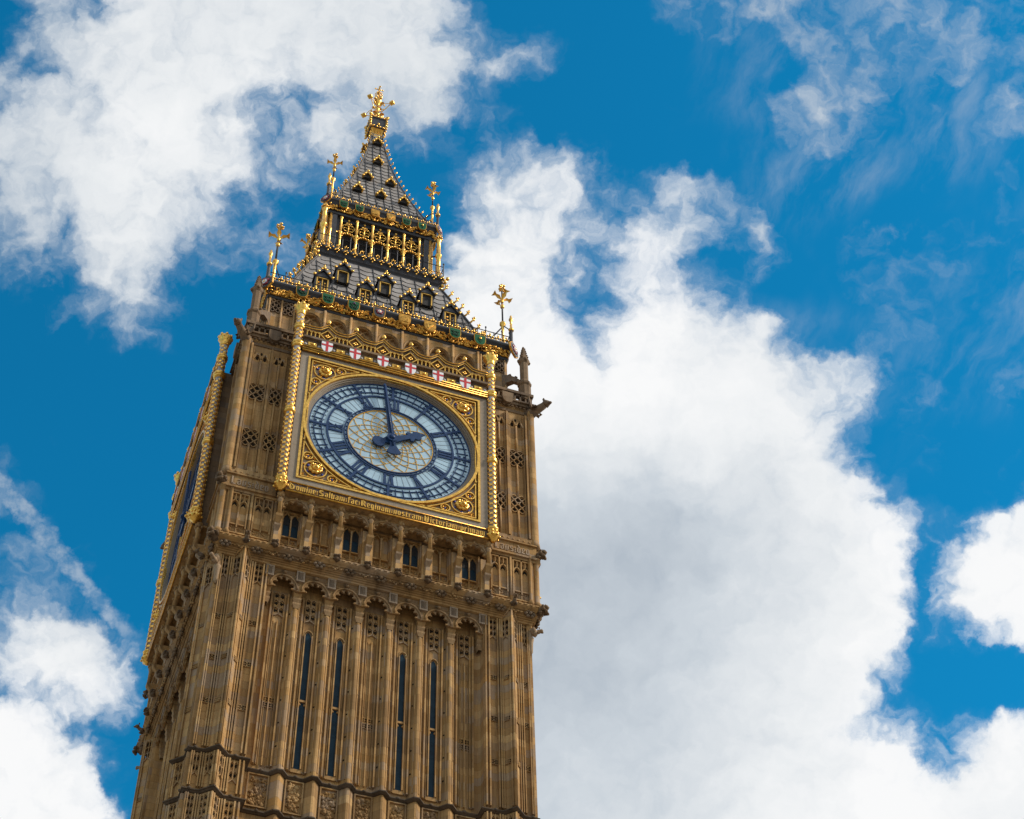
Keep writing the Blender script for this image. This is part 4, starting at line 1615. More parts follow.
# ---- gilded columns beside the dial
def make_column():
    cx, cy, r = 0, 0, 0.168
    m = MB().use('grey_enamel')
    m.lathe([(r, -4.3), (r, 6.9)], 0, 0, 10)
    m.lathe([(0.02, 6.9), (r + 0.02, 6.9), (r + 0.02, 7.0)], 0, 0, 10)
    col = m.obj('clock_column', None, TOWER)
    S = lambda mm, nm: mm.obj(nm, None, col, sub=True)
    # checker of gilded studs
    def studs(z0, z1, rr, nk=4):
        """chequer of raised gilded blocks, each with bevelled edges"""
        m = MB().use('gold')
        n = int(round((z1 - z0) / 0.15))
        dz = (z1 - z0) / n
        for i in range(n):
            z = z0 + dz * (i + 0.5)
            for k in range(nk):
                a = 2 * math.pi * (k + 0.5 * (i % 2)) / nk + 0.2
                ha = math.pi / nk * 0.54
                ring = []
                for q, (f, e) in enumerate(((1.0, 0.0), (0.84, 0.036))):
                    for da, dzz in ((-1, -1), (0, -1), (1, -1), (1, 1), (0, 1), (-1, 1)):
                        R_ = rr + e - (0.012 if q == 0 else 0)
                        ring.append((R_ * math.cos(a + da * ha * f), R_ * math.sin(a + da * ha * f), z + dzz * dz * 0.46 * f))
                m.add(ring, [(6, 7, 10, 11), (7, 8, 9, 10)] + [(j, (j + 1) % 6, 6 + (j + 1) % 6, 6 + j) for j in range(6)])
        S(m, 'gilded_studs')
    studs(-4.18, -0.15, r)
    studs(0.28, 4.30, r)
    studs(5.05, 5.75, r)
    studs(6.15, 6.75, r - 0.02)
    m = MB().use('gold')
    for z in (0.06, 4.62, 5.92):
        m.lathe([(r, z - 0.18), (r + 0.09, z - 0.10), (r + 0.10, z - 0.02), (r + 0.03, z + 0.02), (r + 0.09, z + 0.08), (r + 0.07, z + 0.16), (r, z + 0.22)], 0, 0, 10)
    m.lathe([(r + 0.10, 4.60), (r + 0.13, 4.66), (r + 0.13, 4.76), (r + 0.06, 4.84)], 0, 0, 8)
    S(m, 'collar')
    m = MB().use('gold')
    m.lathe([(0.04, -4.92), (0.09, -4.90), (0.10, -4.86), (0.17, -4.82), (0.20, -4.76), (0.25, -4.72), (0.29, -4.62), (0.29, -4.56), (0.22, -4.53), (0.205, -4.5), (0.205, -4.32), (0.27, -4.28), (0.28, -4.21), (0.21, -4.16), (r, -4.14)], 0, 0, 8)
    for k in range(8):
        a = k * math.pi / 4 + 0.39
        m.blob(0.27 * math.cos(a), 0.27 * math.sin(a), -4.66, 0.07, 0.07, 0.06)
        m.blob(0.22 * math.cos(a), 0.22 * math.sin(a), -4.41, 0.06, 0.06, 0.10)
    S(m, 'pendant')
    m = MB().use('gold')
    m.lathe([(r, 6.80), (r + 0.06, 6.92), (r + 0.02, 7.0), (r + 0.08, 7.12), (r + 0.15, 7.25), (r + 0.17, 7.36), (r + 0.16, 7.44)], 0, 0, 10)
    for k in range(8):
        a = k * math.pi / 4
        m.blob(0.31 * math.cos(a), 0.31 * math.sin(a), 7.44, 0.075, 0.075, 0.11, 0.3)
        m.blob(0.26 * math.cos(a + .4), 0.26 * math.sin(a + .4), 7.30, 0.08, 0.08, 0.09, 0.3)
    m.lathe([(0.14, 7.42), (0.10, 7.55), (0.05, 7.66), (0.09, 7.72), (0.03, 7.84)], 0, 0, 6)
    S(m, 'crown')
    return col


gc = make_column()
first = True
for f in (0, 1):
    for x in (-4.56, 4.56):
        if first:
            put(gc, (x, -7.42, 0), f); first = False
        else:
            dup(gc, f, (x, -7.42, 0))

# ---- cornice and parapet above the frame
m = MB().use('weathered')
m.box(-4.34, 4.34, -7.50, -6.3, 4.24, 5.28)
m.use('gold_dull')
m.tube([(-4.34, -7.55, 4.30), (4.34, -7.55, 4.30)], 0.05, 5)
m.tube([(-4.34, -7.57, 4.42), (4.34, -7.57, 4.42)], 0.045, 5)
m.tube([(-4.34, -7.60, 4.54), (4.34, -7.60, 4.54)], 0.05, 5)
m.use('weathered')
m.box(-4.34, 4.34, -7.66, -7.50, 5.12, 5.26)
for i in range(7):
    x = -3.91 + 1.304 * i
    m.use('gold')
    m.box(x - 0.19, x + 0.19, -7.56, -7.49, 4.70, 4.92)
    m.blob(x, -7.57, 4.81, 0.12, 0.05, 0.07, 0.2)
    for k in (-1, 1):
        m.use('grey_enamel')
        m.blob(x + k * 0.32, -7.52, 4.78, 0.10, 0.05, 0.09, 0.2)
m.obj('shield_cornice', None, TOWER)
sc = bpy.data.objects['shield_cornice']
dup(sc, 1)


def shield_outline(w, h, n=6):
    """heater shield, centred, (x,z) clockwise from top left"""
    pts = [(-w, h), (w, h), (w, 0.05 * h)]
    for i in range(1, n + 1):
        t = i / n
        pts.append((w * math.cos(t * math.pi / 2) ** 0.8 if t < 1 else 0, 0.05 * h - 1.05 * h * math.sin(t * math.pi / 2)))
    pts += [(-x, z) for x, z in pts[2:-1][::-1]]
    return pts


m = MB().use('white')
m.pxz(shield_outline(0.255, 0.36), -0.05, 0.05)
sg = m.obj('red_cross_shield', None, TOWER)
m = MB().use('red')
m.box(-0.055, 0.055, -0.062, -0.049, -0.345, 0.36)
m.box(-0.255, -0.055, -0.062, -0.049, 0.03, 0.14)
m.box(0.055, 0.255, -0.062, -0.049, 0.03, 0.14)
m.obj('cross', None, sg, sub=True)
first = True
for f in (0, 1):
    for i in range(6):
        l = (-3.26 + 1.304 * i, -7.60, 4.80)
        if first:
            put(sg, l, f); first = False
        else:
            dup(sg, f, l)

# wavy parapet
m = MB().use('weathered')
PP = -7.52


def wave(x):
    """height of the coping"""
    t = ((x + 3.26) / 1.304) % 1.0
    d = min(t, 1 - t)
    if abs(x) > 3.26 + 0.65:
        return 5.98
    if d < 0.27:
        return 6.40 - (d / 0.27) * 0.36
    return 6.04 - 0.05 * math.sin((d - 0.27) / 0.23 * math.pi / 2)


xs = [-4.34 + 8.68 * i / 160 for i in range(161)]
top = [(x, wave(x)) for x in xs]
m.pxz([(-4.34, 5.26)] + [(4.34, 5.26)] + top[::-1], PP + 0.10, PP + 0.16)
m.use('weathered')
for (dy, dz, r_, mt) in ((-0.02, 0.0, 0.07, 'weathered'), (-0.09, 0.035, 0.03, 'gold_dull'), (-0.05, -0.075, 0.026, 'gold')):
    m.use(mt)
    m.tube([(x, PP + dy, z + dz) for x, z in top], r_, 5)
m.use('gold')
m.box(-4.34, 4.34, PP - 0.02, PP + 0.1, 5.26, 5.30)
for i in range(6):
    x = -3.26 + 1.304 * i
    # quatrefoil diamond under the crest
    for s in (-1, 1):
        m.bar((x, 6.12), (x + s * 0.32, 5.72), 0.045, PP - 0.0, PP + 0.1)
        m.bar((x + s * 0.32, 5.72), (x, 5.34), 0.045, PP - 0.0, PP + 0.1)
    for a in range(4):
        m.blob(x + 0.075 * math.cos(a * 1.571), PP + 0.03, 5.72 + 0.075 * math.sin(a * 1.571), 0.062, 0.04, 0.062)
for i in range(-1, 6):
    x = -3.26 + 1.304 * (i + 0.5)
    w = 0.30
    for k in range(4):
        xx = x - 0.285 + 0.19 * k
        if abs(xx) < 4.3:
            m.box(xx - 0.022, xx + 0.022, PP, PP + 0.10, 5.30, 5.86)
    for k in range(3):
        xc = x - 0.19 + 0.19 * k
        if abs(xc) < 4.25:
            m.bar((xc - 0.095, 5.68), (xc, 5.84), 0.035, PP, PP + 0.1)
            m.bar((xc + 0.095, 5.68), (xc, 5.84), 0.035, PP, PP + 0.1)
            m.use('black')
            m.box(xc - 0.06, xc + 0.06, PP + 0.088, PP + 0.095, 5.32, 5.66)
            m.use('gold')
par = m.obj('wavy_parapet', None, TOWER)
for i in range(6):
    x = -3.26 + 1.304 * i
    b2 = MB().use('weathered')
    b2.lathe([(0.09, 6.38), (0.07, 6.55), (0.06, 6.6)], x, PP, 6)
    b2.use('gold')
    b2.blob(x, PP, 6.66, 0.13, 0.13, 0.10)
    b2.use('white' if False else 'gold')
    b2.lathe([(0.11, 6.70), (0.08, 6.80), (0.02, 6.92)], x, PP, 8)
    b2.obj('ball_finial', None, par, sub=True)
dup(par, 1)

# ================================================================== MAIN CORNICE, PARAPET, PINNACLES
# cornice of the corner piers (the clock frame interrupts it on each side)
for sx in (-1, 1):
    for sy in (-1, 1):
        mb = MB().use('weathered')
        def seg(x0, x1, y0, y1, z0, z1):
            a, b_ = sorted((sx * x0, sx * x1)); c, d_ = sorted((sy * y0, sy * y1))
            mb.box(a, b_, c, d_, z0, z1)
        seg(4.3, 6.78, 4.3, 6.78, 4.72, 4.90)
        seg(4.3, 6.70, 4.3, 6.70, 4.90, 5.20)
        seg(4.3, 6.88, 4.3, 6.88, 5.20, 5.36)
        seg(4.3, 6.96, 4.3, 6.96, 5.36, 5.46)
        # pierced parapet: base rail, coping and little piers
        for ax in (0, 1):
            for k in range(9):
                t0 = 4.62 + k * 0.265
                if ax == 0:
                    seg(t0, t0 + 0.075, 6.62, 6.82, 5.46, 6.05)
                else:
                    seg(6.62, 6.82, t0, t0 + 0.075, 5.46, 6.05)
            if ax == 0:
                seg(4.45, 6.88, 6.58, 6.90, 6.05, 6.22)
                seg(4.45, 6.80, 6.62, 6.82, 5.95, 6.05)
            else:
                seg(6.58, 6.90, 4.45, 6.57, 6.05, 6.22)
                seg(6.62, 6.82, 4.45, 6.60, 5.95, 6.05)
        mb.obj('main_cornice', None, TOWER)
mb = MB().use('weathered')
mb.sq([(6.40, 5.2), (6.40, 5.5)])
mb.obj('terrace_deck', None, TOWER)
# stone shields on the pier cornices
for sx in (-1, 1):
    mb = MB().use('weathered')
    x = sx * 5.55
    mb.pxz([(x + a, 5.42 + b_ * 1.0) for a, b_ in shield_outline(0.27, 0.36)], -7.04, -6.7)
    for k in range(10):
        mb.blob(sx * (4.8 + 0.2 * k), -6.86, 5.05, 0.08, 0.07, 0.06, 0.35)
    st = mb.obj('stone_shield', None, TOWER)
    dup(st, 1)

# gargoyles
mb = MB().use('weathered')
mb.tube([(0, 0.35, -0.75), (0, -0.05, -0.58), (0, -0.38, -0.46), (0, -0.72, -0.34)], 0.29, 8, False, 0.16)
mb.blob(0, -0.80, -0.26, 0.20, 0.22, 0.20, 0.12)
mb.blob(0, -0.97, -0.30, 0.10, 0.14, 0.09)
for k in (-1, 1):
    mb.blob(k * 0.13, -0.74, -0.08, 0.05, 0.06, 0.12)
    mb.tube([(k * 0.16, -0.10, -0.40), (k * 0.30, -0.28, -0.62), (k * 0.26, -0.42, -0.52)], 0.085, 5)
    mb.pxz([(k * 0.12, -0.3), (k * 0.46, 0.20), (k * 0.44, -0.15), (k * 0.2, -0.45)], -0.16, -0.08)
gg = mb.obj('gargoyle', None, TOWER)
gp = []
for i, (sx, sy, a) in enumerate(((-1, -1, R(-45)), (1, -1, R(45)), (-1, 1, R(-135)), (1, 1, R(135)))):
    o = gg if i == 0 else gg.copy()
    if i:
        COL.objects.link(o)
    o.location = (sx * 6.75, sy * 6.75, ZG + 5.55)
    o.rotation_euler = (0, 0, a)

# pinnacles with a small flying buttress
mb = MB().use('weathered')
mb.lathe([(0.30, 5.9), (0.30, 6.95), (0.26, 7.0), (0.33, 7.1), (0.34, 7.22), (0.24, 7.35), (0.20, 7.45), (0.20, 8.75), (0.26, 8.85), (0.29, 9.0), (0.21, 9.05), (0.19, 9.35), (0.15, 9.5), (0.10, 9.9), (0.04, 10.0), (0.065, 10.05), (0.02, 10.15)], 0, 0, 8, R(22.5), False)
for k in range(4):
    for i in range(5):
        a = k * math.pi / 2 + math.pi / 4
        z = 9.2 + 0.18 * i
        r = 0.22 - 0.036 * i
        mb.blob(r * math.cos(a), r * math.sin(a), z, 0.05, 0.05, 0.065, 0.3)
    a = k * math.pi / 2
    mb.blob(0.27 * math.cos(a), 0.27 * math.sin(a), 8.95, 0.08, 0.08, 0.12, 0.3)
pn = mb.obj('pinnacle', None, TOWER)
f2 = MB().use('weathered')
# flyer towards the inner stage (built towards +x +y, rotated per corner)
d = math.sqrt(0.5)
pts_o = [(0.15, 7.55), (0.45, 7.95), (0.75, 8.25), (1.05, 8.45), (1.15, 8.50)]
pts_i = [(0.15, 7.0), (0.32, 7.45), (0.60, 7.75), (0.90, 7.75), (1.15, 7.2)]
w = 0.13
L1 = [(t * d - w * d, t * d + w * d, z) for t, z in pts_o]; L2 = [(t * d - w * d, t * d + w * d, z) for t, z in pts_i]
R1 = [(t * d + w * d, t * d - w * d, z) for t, z in pts_o]; R2 = [(t * d + w * d, t * d - w * d, z) for t, z in pts_i]
for p, q in ((L1, L2), (L2, R2), (R2, R1), (R1, L1)):
    f2.strip(p, q)
for t, z in pts_o[1:]:
    f2.blob(t * d, t * d, z + 0.08, 0.10, 0.10, 0.12, 0.3)
f2.obj('flying_buttress', None, pn, sub=True)
for i, (sx, sy) in enumerate(((-1, -1), (1, -1), (1, 1), (-1, 1))):
    if i == 0:
        o = pn
    else:
        o = pn.copy(); COL.objects.link(o)
        for ch in list(pn.children):
            c = ch.copy(); COL.objects.link(c); c.parent = o
    o.location = (sx * 6.57, sy * 6.57, ZG)
    o.rotation_euler = (0, 0, i * math.pi / 2)

# ================================================================== UPPER BLIND ARCADE
UY = -5.86
mb = MB().use('stone')
mb.sq([(5.72, 5.4), (5.72, 9.62)])
for sx in (-1, 1):
    for sy in (-1, 1):
        a, b_ = sorted((sx * 4.44, sx * 5.88)); c, d_ = sorted((sy * 4.44, sy * 5.88))
        mb.box(a, b_, c, d_, 5.4, 9.60)
mb.obj('upper_stage_wall', None, TOWER)
mb = MB().use('stone')
pts = [(0.50 * math.cos(a), 8.30 + 0.78 * math.sin(a) ** 0.9) for a in [math.pi * (1 - i / 24) for i in range(25)]]
arch_plate(mb, 0.632, 9.58, 8.2, pts, UY - 0.09, UY + 0.20)
for s in (-1, 1):
    mb.box(s * 0.58 - 0.05, s * 0.58 + 0.05, UY - 0.10, UY + 0.2, 5.6, 8.25)
mb.use('carved')
for s in (-1, 1):
    # interlaced tracery ribs of the arch head
    mb.tube([(s * 0.5 - s * (1.0 * t), UY + 0.02, 8.0 + 1.0 * math.sin(t * math.pi * 0.62)) for t in [k / 10 for k in range(11)]], 0.035, 4)
    mb.tube([(s * 0.5 - s * 0.5 * t, UY + 0.02, 8.0 + 0.62 * math.sin(t * math.pi / 2)) for t in [k / 8 for k in range(9)]], 0.03, 4)
mb.box(-0.03, 0.03, UY, UY + 0.12, 5.8, 8.5)
mb.box(-0.48, 0.48, UY - 0.02, UY + 0.12, 7.15, 7.25)
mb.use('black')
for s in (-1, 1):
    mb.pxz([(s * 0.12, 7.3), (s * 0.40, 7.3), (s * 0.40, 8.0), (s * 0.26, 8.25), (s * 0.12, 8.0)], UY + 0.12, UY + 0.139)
mb.use('carved')
hood = [(0.55 * math.cos(a), UY - 0.11, 8.30 + 0.86 * math.sin(a) ** 0.9) for a in [math.pi * (1 - i / 14) for i in range(15)]]
mb.tube(hood, 0.035, 4)
ua = mb.obj('arcade_arch', None, TOWER)
first = True
for f in (0, 1, 2, 3):
    for bx in BX:
        if first:
            put(ua, (bx, 0, 0), f); first = False
        else:
            dup(ua, f, (bx, 0, 0))
mb = MB().use('stone')
for i in range(8):
    x = -4.445 + 1.27 * i
    mb.tube([(x, UY - 0.13, 5.5), (x, UY - 0.13, 9.55)], 0.075, 6)
for sx in (-1, 1):
    for x in (4.62, 5.24, 5.84):
        mb.tube([(sx * x, UY - 0.06, 5.5), (sx * x, UY - 0.06, 9.55)], 0.06, 6)
    for xc in (4.93, 5.54):
        cur = mb.cur
        mb.use('weathered')
        tracery_square(mb, sx * xc, 9.05, 0.52, 0.72, UY - 0.03)
        mb.cur = cur
o = mb.obj('arcade_shafts', None, TOWER)
for f in (1, 2, 3):
    dup(o, f)

# ================================================================== IRON CORNICE WITH GILDED LEAVES
mb = MB().use('lead')
mb.sq([(5.7, 9.56), (5.96, 9.58), (6.02, 9.66), (5.98, 9.72), (5.96, 9.80), (6.02, 10.20), (6.14, 10.36), (6.20, 10.42), (6.24, 10.50), (6.22, 10.58), (6.15, 10.66)])
mb.use('slate')
mb.sq([(6.12, 10.60), (6.14, 10.72), (5.9, 10.92), (5.45, 10.98), (5.2, 11.0)])
ic = mb.obj('iron_cornice', None, TOWER)
rnd = random.Random(21)
mb = MB().use('gold_dull')
for i in range(620):
    x = rnd.uniform(-5.95, 5.95)
    z = rnd.uniform(9.78, 10.24)
    y = -6.02 - (z - 9.8) * 0.12
    mb.use('gold' if rnd.random() < 0.4 else 'gold_dull')
    if rnd.random() < 0.5:
        mb.blob(x, y, z, 0.09, 0.06, 0.07, 0.4)
    else:
        a = rnd.uniform(0, 6.3)
        mb.tube([(x + 0.12 * math.cos(a + t), y - 0.02, z + 0.10 * math.sin(a + t)) for t in (0, 0.8, 1.6, 2.4)], 0.035, 4)
mb.use('gold_dull')
mb.box(-5.96, 5.96, -6.02, -5.97, 9.77, 9.80)
lf = mb.obj('gilded_foliage', None, TOWER)
dup(lf, 1); dup(lf, 3)


# enamel shields: emblem builders draw on the plate front at depth -0.06
def emb_rose(m, x, z, r, c1='crimson', c2='white'):
    for k in range(5):
        a = k * 1.2566 + 0.31
        m.use(c1).blob(x + r * 0.62 * math.cos(a), -0.07, z + r * 0.62 * math.sin(a), r * 0.48, 0.03, r * 0.48)
    for k in range(5):
        a = k * 1.2566 + 0.94
        m.use(c2).blob(x + r * 0.34 * math.cos(a), -0.09, z + r * 0.34 * math.sin(a), r * 0.28, 0.03, r * 0.28)
    m.use('gold').blob(x, -0.11, z, r * 0.24, 0.03, r * 0.24)


def emb_shamrock(m, x, z, r, c='leafgreen'):
    m.use(c)
    for qx, qz in ((-0.42, 0.34), (0.42, 0.34), (0, -0.3), (-.38, -.5), (.38, -.5)):
        for k in range(3):
            a = k * 2.09 + 0.5
            m.blob(x + r * (qx + 0.2 * math.cos(a)), -0.065, z + r * (qz + 0.2 * math.sin(a)), r * 0.22, 0.025, r * 0.22)
    m.bar((x, z + 0.2 * r), (x, z - 0.9 * r), 0.035, -0.07, -0.05)


def emb_thistle(m, x, z, r):
    emb_shamrock(m, x, z - 0.15 * r, r, 'leafgreen')
    m.use('purple')
    m.blob(x, -0.07, z + 0.62 * r, r * 0.30, 0.04, r * 0.24)


def emb_plant(m, x, z, r):
    m.use('leafgreen')
    for qx, qz in ((-.4, -.3), (.4, -.3), (0, -.55), (-.3, .05), (.3, .05)):
        m.blob(x + qx * r, -0.065, z + qz * r, r * 0.28, 0.03, r * 0.22, 0.3)
    m.bar((x, z + .2 * r), (x, z - .9 * r), 0.04, -0.07, -0.05)
    for s in (-1, 1):
        m.use('purple').blob(x + s * 0.55 * r, -0.07, z + 0.25 * r, r * 0.2, 0.03, r * 0.2)
    emb_rose(m, x, z + 0.52 * r, r * 0.42, 'red', 'gold')


def emb_portcullis(m, x, z, r):
    m.use('gold')
    for k in range(4):
        xx = x + r * (-0.6 + 0.4 * k)
        m.bar((xx, z + 0.75 * r), (xx, z - 0.75 * r), 0.045, -0.075, -0.05)
    for k in range(4):
        zz = z + r * (0.6 - 0.4 * k)
        m.bar((x - 0.62 * r, zz), (x + 0.62 * r, zz), 0.045, -0.085, -0.05)


def emb_harp(m, x, z, r):
    m.use('gold')
    m.bar((x - 0.5 * r, z + 0.75 * r), (x - 0.35 * r, z - 0.75 * r), 0.06, -0.08, -0.05)
    m.bar((x - 0.35 * r, z - 0.75 * r), (x + 0.55 * r, z + 0.55 * r), 0.06, -0.08, -0.05)
    m.bar((x - 0.5 * r, z + 0.70 * r), (x + 0.55 * r, z + 0.55 * r), 0.06, -0.08, -0.05)
    for k in range(4):
        t = 0.2 + 0.2 * k
        m.bar((x + r * (-0.5 + t), z + 0.66 * r), (x + r * (-0.4 + t), z + r * (-0.68 + 1.2 * t)), 0.02, -0.07, -0.05)


def emb_leek(m, x, z, r):
    m.use('gold')
    m.blob(x, -0.08, z + 0.35 * r, r * 0.35, 0.05, r * 0.38, 0.1)
    m.use('leafgreen')
    m.bar((x, z), (x, z - 0.85 * r), 0.05, -0.07, -0.05)
    for s in (-1, 1):
        m.bar((x, z - .6 * r), (x + s * 0.45 * r, z - 0.1 * r), 0.04, -0.07, -0.05)


KINDS = {'rose': ('lead', lambda m, r: emb_rose(m, 0, 0.04, r * 0.72)),
         'shamrock': ('green', lambda m, r: emb_shamrock(m, 0, 0, r)),
         'thistle': ('green', lambda m, r: emb_thistle(m, 0, 0, r)),
         'plant': ('leafgreen', lambda m, r: emb_plant(m, 0, 0, r)),
         'portcullis': ('gold_dull', lambda m, r: emb_portcullis(m, 0, 0, r)),
         'harp': ('gold_dull', lambda m, r: emb_harp(m, 0, 0, r)),
         'leek': ('green', lambda m, r: emb_leek(m, 0, 0, r))}
NICE = {'rose': 'dark shield with a red and white rose', 'shamrock': 'green shield with shamrocks', 'thistle': 'green shield with a purple thistle',
        'plant': 'dark green shield with a red flower on a plant', 'portcullis': 'gilded shield with a grating', 'harp': 'gilded shield with a harp', 'leek': 'green shield with a gilded flower'}
PROTO = {}


def enamel_shield(kind, w, h, loc, face):
    key = (kind, w)
    if key in PROTO:
        return dup(PROTO[key], face, loc)
    base, fn = KINDS[kind]
    m = MB().use('gold_dull')
    m.pxz(shield_outline(w, h), -0.040, 0.03)
    m.use(base)
    m.pxz(shield_outline(w * 0.88, h * 0.88), -0.055, -0.035)
    o = m.obj('enamel_shield', None, TOWER, loc, face)
    e = MB()
    fn(e, w * 0.86)
    e.obj('emblem', None, o, sub=True)
    o['label'] = NICE[kind]
    PROTO[key] = o
    return o


ROW = ['plant', 'shamrock', 'thistle', 'rose', 'portcullis', 'harp', 'shamrock', 'leek']
for f in (0, 1):
    for i, kd in enumerate(ROW):
        enamel_shield(kd, 0.30, 0.40, (-4.445 + 1.27 * i, -6.30, 10.12), f)
# eight-sided rose bosses on the corners
m = MB().use('gold_dull')
m.pxz([(0.46 * math.cos(a), 0.46 * math.sin(a)) for a in [k * math.pi / 4 + math.pi / 8 for k in range(8)]][::-1], -0.03, 0.06)
m.use('lead')
m.pxz([(0.42 * math.cos(a), 0.42 * math.sin(a)) for a in [k * math.pi / 4 + math.pi / 8 for k in range(8)]][::-1], -0.05, -0.02)
rb = m.obj('rose_boss', None, TOWER)
e = MB()
emb_rose(e, 0, 0, 0.28)
e.obj('emblem', None, rb, sub=True)
BOSS = []


def boss(sx, sy, h, z, s):
    o = rb if not BOSS else rb.copy()
    if BOSS:
        COL.objects.link(o)
        for ch in list(rb.children):
            c = ch.copy(); COL.objects.link(c); c.parent = o
    BOSS.append(o)
    o.location = (sx * h, sy * h, ZG + z)
    o.rotation_euler = (0, 0, math.atan2(sx, -sy))
    o.scale = (s, s, s)


for sx, sy in ((-1, -1), (1, -1), (-1, 1)):
    boss(sx, sy, 6.22, 10.2, 1.0)


# ---- railing with gilded flowers
def railing(name, hw, y, z0, rail, mid, pitch, orn, parent, faces, low=0.45):
    m = MB().use('lead')
    n = int(round(2 * hw / pitch))
    for z in (rail, mid):
        m.tube([(-hw, y, z), (hw, y, z)], 0.026, 4)
    for i in range(n + 1):
        x = -hw + 2 * hw * i / n
        m.tube([(x, y, z0), (x, y, rail + (0.28 if i % 2 == 0 else 0.03))], 0.026, 4)
        if i % 2 == 0:
            m.blob(x, y, rail + 0.28, 0.055, 0.055, 0.075)
    o = m.obj(name, None, parent, (0, 0, 0), 0)
    g = MB().use('gold')
    for i in range(n):
        x = -hw + 2 * hw * (i + 0.5) / n
        zc = z0 + (rail - z0) * low
        g.blob(x, y - 0.03, zc, orn * 0.8, orn * 0.6, orn * 0.9)
        for s in (-1, 1):
            g.blob(x + s * orn * 1.25, y - 0.03, zc - orn * 0.5, orn * 0.65, orn * 0.5, orn * 0.55, 0.2)
            g.blob(x + s * orn * 1.1, y - 0.03, zc - orn * 2.1, orn * 0.5, orn * 0.5, orn * 0.5, 0.2)
        g.blob(x, y - 0.03, zc + orn * 1.4, orn * 0.5, orn * 0.5, orn * 0.6)
    g.obj('gilded_flowers', None, o, sub=True)
    for f in faces:
        dup(o, f)
    return o


railing('roof_railing', 6.10, -6.06, 10.72, 11.36, 10.92, 0.42, 0.10, TOWER, (1, 2, 3))


# ---- standards and corner posts
def cross_standard(z0, zg, zc, zt, k=1.0):
    """gilded shaft, dark pole, four leaves and a bud; built round its own axis"""
    m = MB().use('lead')
    m.tube([(0, 0, zg), (0, 0, zt - 0.25)], 0.05 * k, 6)
    o = m.obj('corner_standard', None, TOWER)
    g = MB().use('gold')
    g.lathe([(0.17 * k, z0), (0.10 * k, z0 + 0.2), (0.08 * k, z0 + 0.4), (0.07 * k, zg - 0.25), (0.16 * k, zg - 0.12), (0.16 * k, zg), (0.055 * k, zg + 0.16)], 0, 0, 8)
    g.lathe([(0.05 * k, zc - 0.85), (0.11 * k, zc - 0.75), (0.10 * k, zc - 0.6), (0.05 * k, zc - 0.5)], 0, 0, 8)
    g.lathe([(0.06 * k, zc - 0.4), (0.09 * k, zc - 0.25), (0.07 * k, zc + 0.02), (0.03, zc + 0.1)], 0, 0, 8)
    g.obj('gilded_shaft', None, o, sub=True)
    g = MB().use('gold')
    for q in range(4):
        a = q * math.pi / 2
        c, s = math.cos(a), math.sin(a)
        # leaf: two-lobed blade curving up and out
        mid = [(0.05, -0.15), (0.20, 0.0), (0.36, 0.06), (0.52, 0.10)]
        P3 = lambda r, z, t: (k * (r * c - t * s), k * (r * s + t * c), zc + k * z)
        for sg in (-1, 1):
            A = [P3(r, z, 0) for r, z in mid]
            B = [P3(r, z + 0.05, sg * w) for (r, z), w in zip(mid, (0.03, 0.12, 0.07, 0.20))]
            g.strip(A, B)
        g.tube([P3(r, z - 0.01, 0) for r, z in mid], 0.03 * k, 4)
    g.obj('cross_leaf', None, o, sub=True)
    g = MB().use('gold')
    g.lathe([(0.04 * k, zt - 0.62 * k), (0.10 * k, zt - 0.52 * k), (0.05 * k, zt - 0.42 * k), (0.04 * k, zt - 0.2 * k), (0.08 * k, zt - 0.1 * k), (0.02, zt)], 0, 0, 7)
    for q in range(4):
        a = q * math.pi / 2 + 0.4
        for (r, z, b_) in ((0.15, -0.30, 0.075), (0.13, -0.48, 0.06)):
            g.blob(k * r * math.cos(a), k * r * math.sin(a), zt + k * z, b_ * k, b_ * k, b_ * 1.1 * k, 0.2)
            g.tube([(0, 0, zt + k * (z - 0.06)), (k * r * math.cos(a), k * r * math.sin(a), zt + k * z)], 0.025 * k, 4)
    g.obj('bud', None, o, sub=True)
    return o


def corner_post(z0, z1, z2):
    m = MB().use('lead')
    m.lathe([(0.12, z0), (0.10, z0 + 0.1), (0.085, z0 + 0.2), (0.085, z1)], 0, 0, 6)
    o = m.obj('corner_post', None, TOWER)
    g = MB().use('gold')
    g.lathe([(0.13, z1 - 0.02), (0.15, z1 + 0.08), (0.06, z1 + 0.2), (0.06, z2 - 0.5), (0.11, z2 - 0.4), (0.10, z2 - 0.28), (0.05, z2 - 0.2), (0.06, z2 - 0.1), (0.02, z2)], 0, 0, 7)
    g.obj('gilded_tip', None, o, sub=True)
    return o


def four(o, h, corners=((-1, -1), (1, -1), (1, 1), (-1, 1))):
    for i, (sx, sy) in enumerate(corners):
        q = o if i == 0 else o.copy()
        if i:
            COL.objects.link(q)
            for ch in list(o.children):
                c = ch.copy(); COL.objects.link(c); c.parent = q
        q.location = (sx * h, sy * h, ZG)
        q.rotation_euler = (0, 0, R(10) if i % 2 else R(-12))


four(cross_standard(10.75, 12.66, 14.75, 16.0, 1.0), 5.82)
four(corner_post(10.7, 11.80, 13.05), 6.14)
# stays between standard and post / roof
for sx in (-1, 1):
    for sy in (-1, 1):
        m = MB().use('lead')
        m.tube([(sx * 5.82, sy * 5.82, 12.5), (sx * 6.14, sy * 6.14, 11.8)], 0.03, 4)
        m.tube([(sx * 5.82, sy * 5.82, 12.4), (sx * 5.2, sy * 5.2, 11.6), (sx * 4.95, sy * 4.95, 11.45)], 0.035, 4)
        m.obj('stay_rod', None, TOWER)

# ================================================================== LOWER ROOF
def roof_h(z, prof):
    for (h0, z0), (h1, z1) in zip(prof[:-1], prof[1:]):
        if z <= z1:
            return h0 + (h1 - h0) * (z - z0) / (z1 - z0)
    return prof[-1][0]


